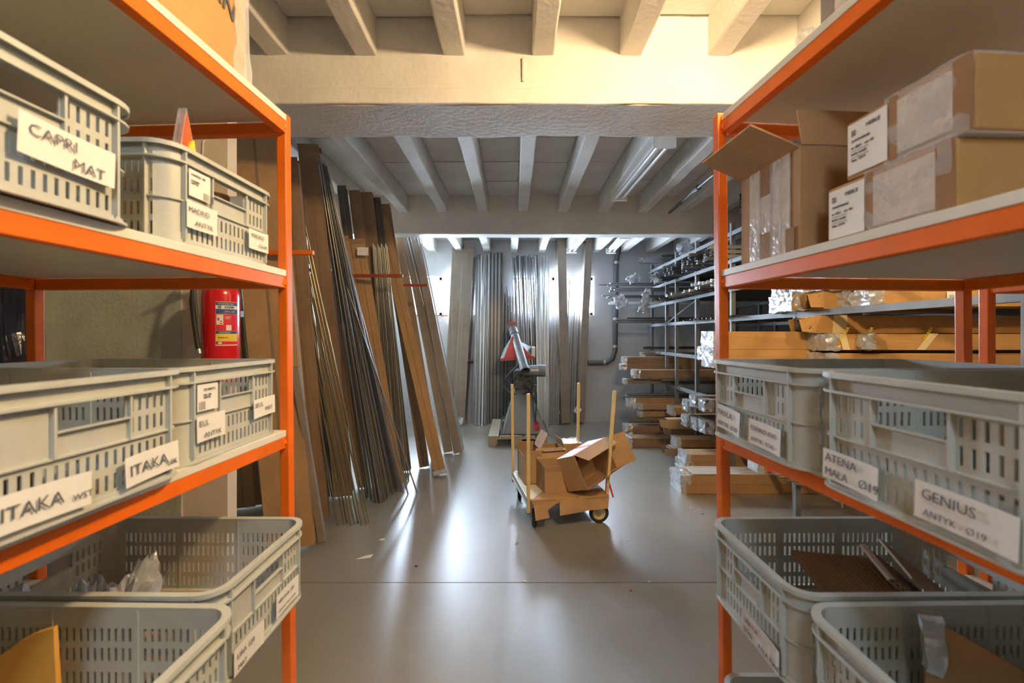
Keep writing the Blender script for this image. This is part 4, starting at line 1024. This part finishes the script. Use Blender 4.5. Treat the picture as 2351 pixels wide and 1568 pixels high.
# chest level long golden cartons
LC(1640, 803, 3.30, .20, .135, 'long golden carton seen between the crates and shelf, its top edge dented', 'card3', 'film', 3, z=1.400)
LC(1640, 840, 3.30, .20, .135, 'long golden carton just below the dented one', 'card3', 'film', 3)
LC(1902, 803, 3.05, .20, .115, 'golden carton with cream tape bands and foil end', 'card3', 'foil', 2.6, z=1.401, tapes=[(.10, .15, -.03, 'creamtape'), (.24, .29, .02, 'creamtape'), (.62, .68, .09, 'creamtape')])
LC(1985, 801, 3.0, .03, .11, 'narrow foil wrapped bundle before the cream taped carton', 'card3', 'foil', .16, z=1.405)
LC(1900, 842, 3.05, .20, .115, 'golden carton under the cream taped one', 'card3', 'foil', 2.6)
LC(1872, 764, 3.12, .21, .13, 'golden carton with its torn end gaping open', 'card3', 'open', 2.8, z=1.521, tapes=[(.12, .22, .01, 'creamtape')])
# shelf above the eye
for k, (x, y, Y, e, lb) in enumerate(((1800, 704, 3.55, 'foil', 'foil ended carton nearest the steel upright on the high shelf'), (1822, 704, 3.36, 'foil', 'foil ended carton second along the high shelf'),
                                      (1892, 703, 3.12, 'open', 'carton with torn gaping end on the high shelf'), (1958, 701, 3.0, 'foil', 'foil ended carton with a flattened wrap on the high shelf'),
                                      (2002, 703, 2.86, 'foil', 'front carton on the high shelf with foil end and barcode label'))):
    r_ = LC(x, y, Y, .17, .135, lb, 'card3', e, 2.8)
    if k == 4: paper(r_, (.55, -.006, .07), .10, .065, face=FACE_NY, lines=[('||||||||', .03, .015, .022)], mtext='print', curl=.001)
for k, (x, Y) in enumerate(((1805, 3.5), (1850, 3.3), (1900, 3.1), (1965, 2.95))):
    LC(x, 664, Y, .17, .12, ('foil ended carton stacked above the one by the upright', 'foil ended carton stacked second in the upper layer', 'foil ended carton stacked third in the upper layer', 'foil ended carton stacked last in the upper layer')[k], 'card3', 'foil', 2.4, z=1.838)
# low near stock under the crates
LC(1742, 1083, 3.25, .14, .085, 'carton with pale end and red tape band low on the rack', 'card3', 'film', 2.6)
o = MB().box(0, .035, -.001, 0, .0, .086).obj('red_band', 'redtape'); o.location = at(1762, 1083, 3.238); tag(o, 'red tape band wrapped on the low carton', 'tape')
for k in range(3): rod(at(1790 + 17 * k, 1096 + 8 * k, 3.1), at(1790 + 17 * k, 1096 + 8 * k, 3.1) + Vector((2.2, 0, 0)), .009, 'obrass', ('leftmost', 'middle', 'rightmost')[k] + ' brass coloured tube end lying low beneath the right shelving', 'brass tubes under the crates', 'metal_tube', 'tube')
for k, (x, y) in enumerate(((1824, 1150), (1938, 1166))):
    p = fl(x, y); o = MB().box(-.016, .016, -.012, .012, 0, .38).obj('wooden_prop', 'lath'); o.location = p
    tag(o, ('pale wooden prop below the brass tubes', 'second pale wooden prop further right of the tubes')[k], 'prop')
LC(1930, 1150, 2.9, .16, .10, 'yellow printed foil carton resting low behind the right crates', 'card3', 'foil', 2.4)

# thin profiles laid across the far rack
lvl = [  # (end px, py, Y, n, spread px, kind, radius, label)
    (1372, 655, 6.9, 5, 30, 'oalud', .012, 'highest'), (1385, 668, 6.7, 6, 60, 'salud', .014, 'upper window'), (1372, 683, 6.8, 4, 50, 'oalud', .012, 'tied'),
    (1372, 700, 6.9, 5, 40, 'swhiteprofile', .010, 'white tipped'), (1460, 612, 6.5, 4, 25, 'salud', .022, 'wide'), (1436, 735, 6.8, 6, 45, 'odark', .013, 'dark shoulder high'),
    (1410, 741, 6.5, 2, 10, 'oalud', .016, 'lone'), (1470, 800, 6.8, 6, 60, 'odark', .010, 'low dark'), (1470, 872, 6.2, 8, 110, 'oalu', .010, 'capped waist'),
    (1425, 910, 6.2, 4, 20, 'oalud', .014, 'knee'), (1432, 965, 6.0, 6, 60, 'obrass', .011, 'brass ankle'), (1510, 632, 6.2, 8, 90, 'salud', .013, 'crowded'),
    (1500, 648, 6.1, 8, 90, 'odark', .014, 'crowded dark'), (1515, 580, 6.2, 7, 110, 'odark', .016, 'top tier'), (1545, 560, 6.0, 7, 80, 'salud', .015, 'uppermost tier')]
for (px, py, Y, n_, sprd, kind, r_, lb) in lvl:
    for k in range(n_):
        b = at(px, py, Y); p = Vector((b.x + rnd.uniform(0, sprd) * Y / F, Y - 2.3 * r_ * (k // 2), b.z + 2.15 * r_ * (k % 2))); p.z = min(p.z, 2.67 - 2.2 * r_ * (1 - k % 2))
        for lv in LV:
            if lv - .045 - r_ < b.z + r_ and b.z < lv + r_: p.z = lv + r_ + .001 + 2.15 * r_ * (k % 2)
        for U in UP:
            if abs(p.y - U) < .022 + r_: p.y = U + (.024 + r_ if k % 2 else -.024 - r_)
        rod(p, p + Vector((min(3.4, XR - .2 - p.x), 0, 0)), r_, kind, lb + ' bundle profile lying across the far end of the steel rack', lb + ' bundle of profiles in the steel rack', 'metal_profile', 'profile')
for k in range(54):
    c_ = k % 18; rr = k // 18
    p = Vector((2.02 + .22 * rnd.random(), 6.35 - .11 * c_, 2.335 + .05 * rr)); Lr = 3.2
    if 5.0 < p.y < 5.32 and p.z > 2.66: continue
    rod(p, p + Vector((Lr, 0, 0)), .019, ('salud', 'sdark', 'salud')[k % 3], 'dark square profile laid on the highest full beam of the steel rack', 'dark profiles on the highest full beam', 'metal_profile', 'profile')
for k in range(30):
    p = Vector((1.98 + .3 * rnd.random(), 6.3 - .055 * k, 2.035)); rod(p, p + Vector((3.2, 0, 0)), .014, ('salud', 'odark')[k % 2], 'dark tube on the beam at the height of the windows', 'dark tubes at window height', 'metal_tube', 'tube')
# profiles whose ends show beside the orange post (clustered white ends)
for k in range(26):
    c_ = k % 13; rr = k // 13
    p = Vector((2.20 + .01 * c_, 5.30 - .085 * c_, 2.06 + .07 * rr + rnd.uniform(-.01, .02)))
    rod(p, p + Vector((3.2, 0, 0)), .016, 'swhiteprofile' if k % 3 else 'salu', 'white ended profile stacked near the orange post', 'white ended profiles on the upper beam', 'metal_profile', 'profile')
for k in range(12):
    p = Vector((2.18, 5.5 - .11 * k, 1.70 + rnd.uniform(0, .012))); rod(p, p + Vector((3.2, 0, 0)), .010, 'odark', 'thin dark tube on the shoulder high beam', 'thin dark tubes on the beam', 'metal_tube', 'tube')
for k, (px, py, Y, sx, sz, s, lb) in enumerate(((1480, 690, 6.35, .09, .34, 3, 'torn milky plastic sheet hanging longest from the profiles'), (1425, 693, 6.6, .16, .20, 5, 'knotted milky plastic scrap near the conduit'), (1572, 572, 5.9, .16, .18, 8, 'grey plastic bag hanging at the top tier of the rack'), (1455, 640, 6.4, .16, .10, 9, 'crumpled plastic on profile ends above the knotted scrap'), (1510, 636, 6.2, .14, .12, 11, 'white plastic cap wrap on the crowded bundle'), (1620, 610, 5.2, .10, .12, 12, 'white label wrap by the orange post'))):
    o = put('plastic_wrap', crumple_box(sx, .06, sz, .05, s, 9), 'bagfilm'); o.location = at(px, py, Y); o.rotation_euler = (0, R(18 if k == 0 else -25), 0); tag(o, lb, 'plastic')
for k, (px, py, Y) in enumerate(((1610, 520, 5.0), (1640, 510, 4.7))):
    for j in range(5): rod(at(1700, 448 + 9 * j, 4.4 + .25 * k), at(1700, 448 + 9 * j, 4.4 + .25 * k) + Vector((3, 0, 0)), .018, 'salud', ORD[j] + (' profile from the top, front layer,', ' profile from the top, rear layer,')[k] + ' high in the rack behind the post', 'topmost profiles behind the post', 'metal_profile', 'profile')

# ------------------------------------------------------------------ lamps and ceiling services
def tube_lamp(loc, rz, label, lit=False, L=1.22):
    r = thing('ceiling_lamp', label, 'lamp', loc, rz)
    MB().box(-.045, .045, -L / 2, L / 2, .03, .075).obj('housing', 'plastic_white', r, bevel=.006)
    for s in (-1, 1): MB().prism([(math.cos(R(a)) * .085, math.sin(R(a)) * .045) for a in range(0, 360, 20)], -.02, .06, Matrix.Translation((0, s * (L / 2 + .01), 0)) @ Matrix.Diagonal((1, .6, 1, 1))).obj('end_cap', 'plastic_white', r)
    gm = D.materials.get('fluorescent_tube') or D.materials.new('fluorescent_tube')
    if not gm.use_nodes: gm.use_nodes = True; gm.node_tree.nodes['Principled BSDF'].inputs['Base Color'].default_value = (.85, .87, .88, 1); gm.node_tree.nodes['Principled BSDF'].inputs['Roughness'].default_value = .15
    for s in (-1, 1):
        m_ = gm
        if lit:
            m_ = D.materials.get('lit_tube') or D.materials.new('lit_tube')
            if not m_.use_nodes: m_.use_nodes = True; b_ = m_.node_tree.nodes['Principled BSDF']; b_.inputs['Emission Color'].default_value = (*WARM, 1); b_.inputs['Emission Strength'].default_value = 6
        o = MB().tube([(s * .035, -L / 2, .005), (s * .035, L / 2, .005)], .014, 12).obj('tube', m_, r, smooth=60)
    return r


tube_lamp((1.095, 3.76, 2.91), R(1.5), 'unlit twin tube lamp under the ribs between the two beams')
tube_lamp((.97, 6.45, 2.90), R(1.5), 'unlit twin tube lamp in the far bay above the windows')
tube_lamp((1.60, 6.60, 2.90), R(-2), 'unlit narrow lamp in the far bay beside the conduit', L=1.0)
tube_lamp((.12, -1.0, 2.90), 0, 'twin tube lamp over the aisle behind the viewpoint', False)
cd_ = thing('cable_conduit', 'thin dark conduit slanting under the ribs by the right post', 'pipe')
MB().tube([at(1640, 400, 3.65), at(1600, 433, 4.05), at(1537, 488, 4.85)], .016, 10).obj('tube', 'pipe', cd_, smooth=60); MB().tube([at(1604, 430, 4.02), at(1594, 438, 4.12)], .028, 10).obj('coupling', 'pipe', cd_)

# ------------------------------------------------------------------ scraps on the floor
def scrap(px, py, pts, label, m='paper', s=1.):
    p = fl(px, py); o = MB().prism([(x * s, y * s) for x, y in pts], .0005, .003).obj('floor_scrap', m); o.location = p; return tag(o, label, 'scrap')
scrap(838, 1279, [(-.05, -.03), (.04, -.01), (.045, .035), (.0, .015)], 'larger torn white paper scrap on the floor near the leaning cartons')
scrap(877, 1239, [(-.02, -.012), (.02, -.014), (.024, .012), (-.008, .014)], 'small white paper scrap behind the larger scrap')
scrap(1187, 1248, [(-.014, -.02), (-.002, -.008), (.012, .012), (.004, .02), (-.012, .006)], 'small brown curled scrap in the aisle', 'card')
scrap(1373, 1226, [(-.022, -.008), (.022, -.004), (.020, .010), (-.022, .008)], 'tan scrap lying before the trolley wheel', 'card')
for k, (x, y) in enumerate(((1448, 1357), (1204, 1335), (1490, 1336), (1605, 1170), (1585, 1165), (1613, 1180), (955, 1300), (1440, 1240))):
    scrap(x, y, [(-.012, -.004), (.010, -.006), (.014, .006), (-.004, .008)], ('dark leaf like scrap on the right of the aisle', 'white crumb on the floor joint near the middle', 'white crumb on the floor joint by the right post', 'thin shaving near the floor cartons', 'pale shaving nearest the floor cartons', 'dark shaving by the right post foot', 'dark curl beside the bright reflection', 'pale plastic shred beyond the trolley wheel')[k], ('redbrown', 'paper', 'paper', 'paper', 'paper', 'dark', 'dark', 'paper')[k], .8)

# unseen white door added to shut the rear doorway, keeping the ceiling shadows
dr = struct(MB().box(-1.2, 1.2, YF - .12, YF - .08, 0, 2.7).obj('unseen_door', 'plastic_white'))
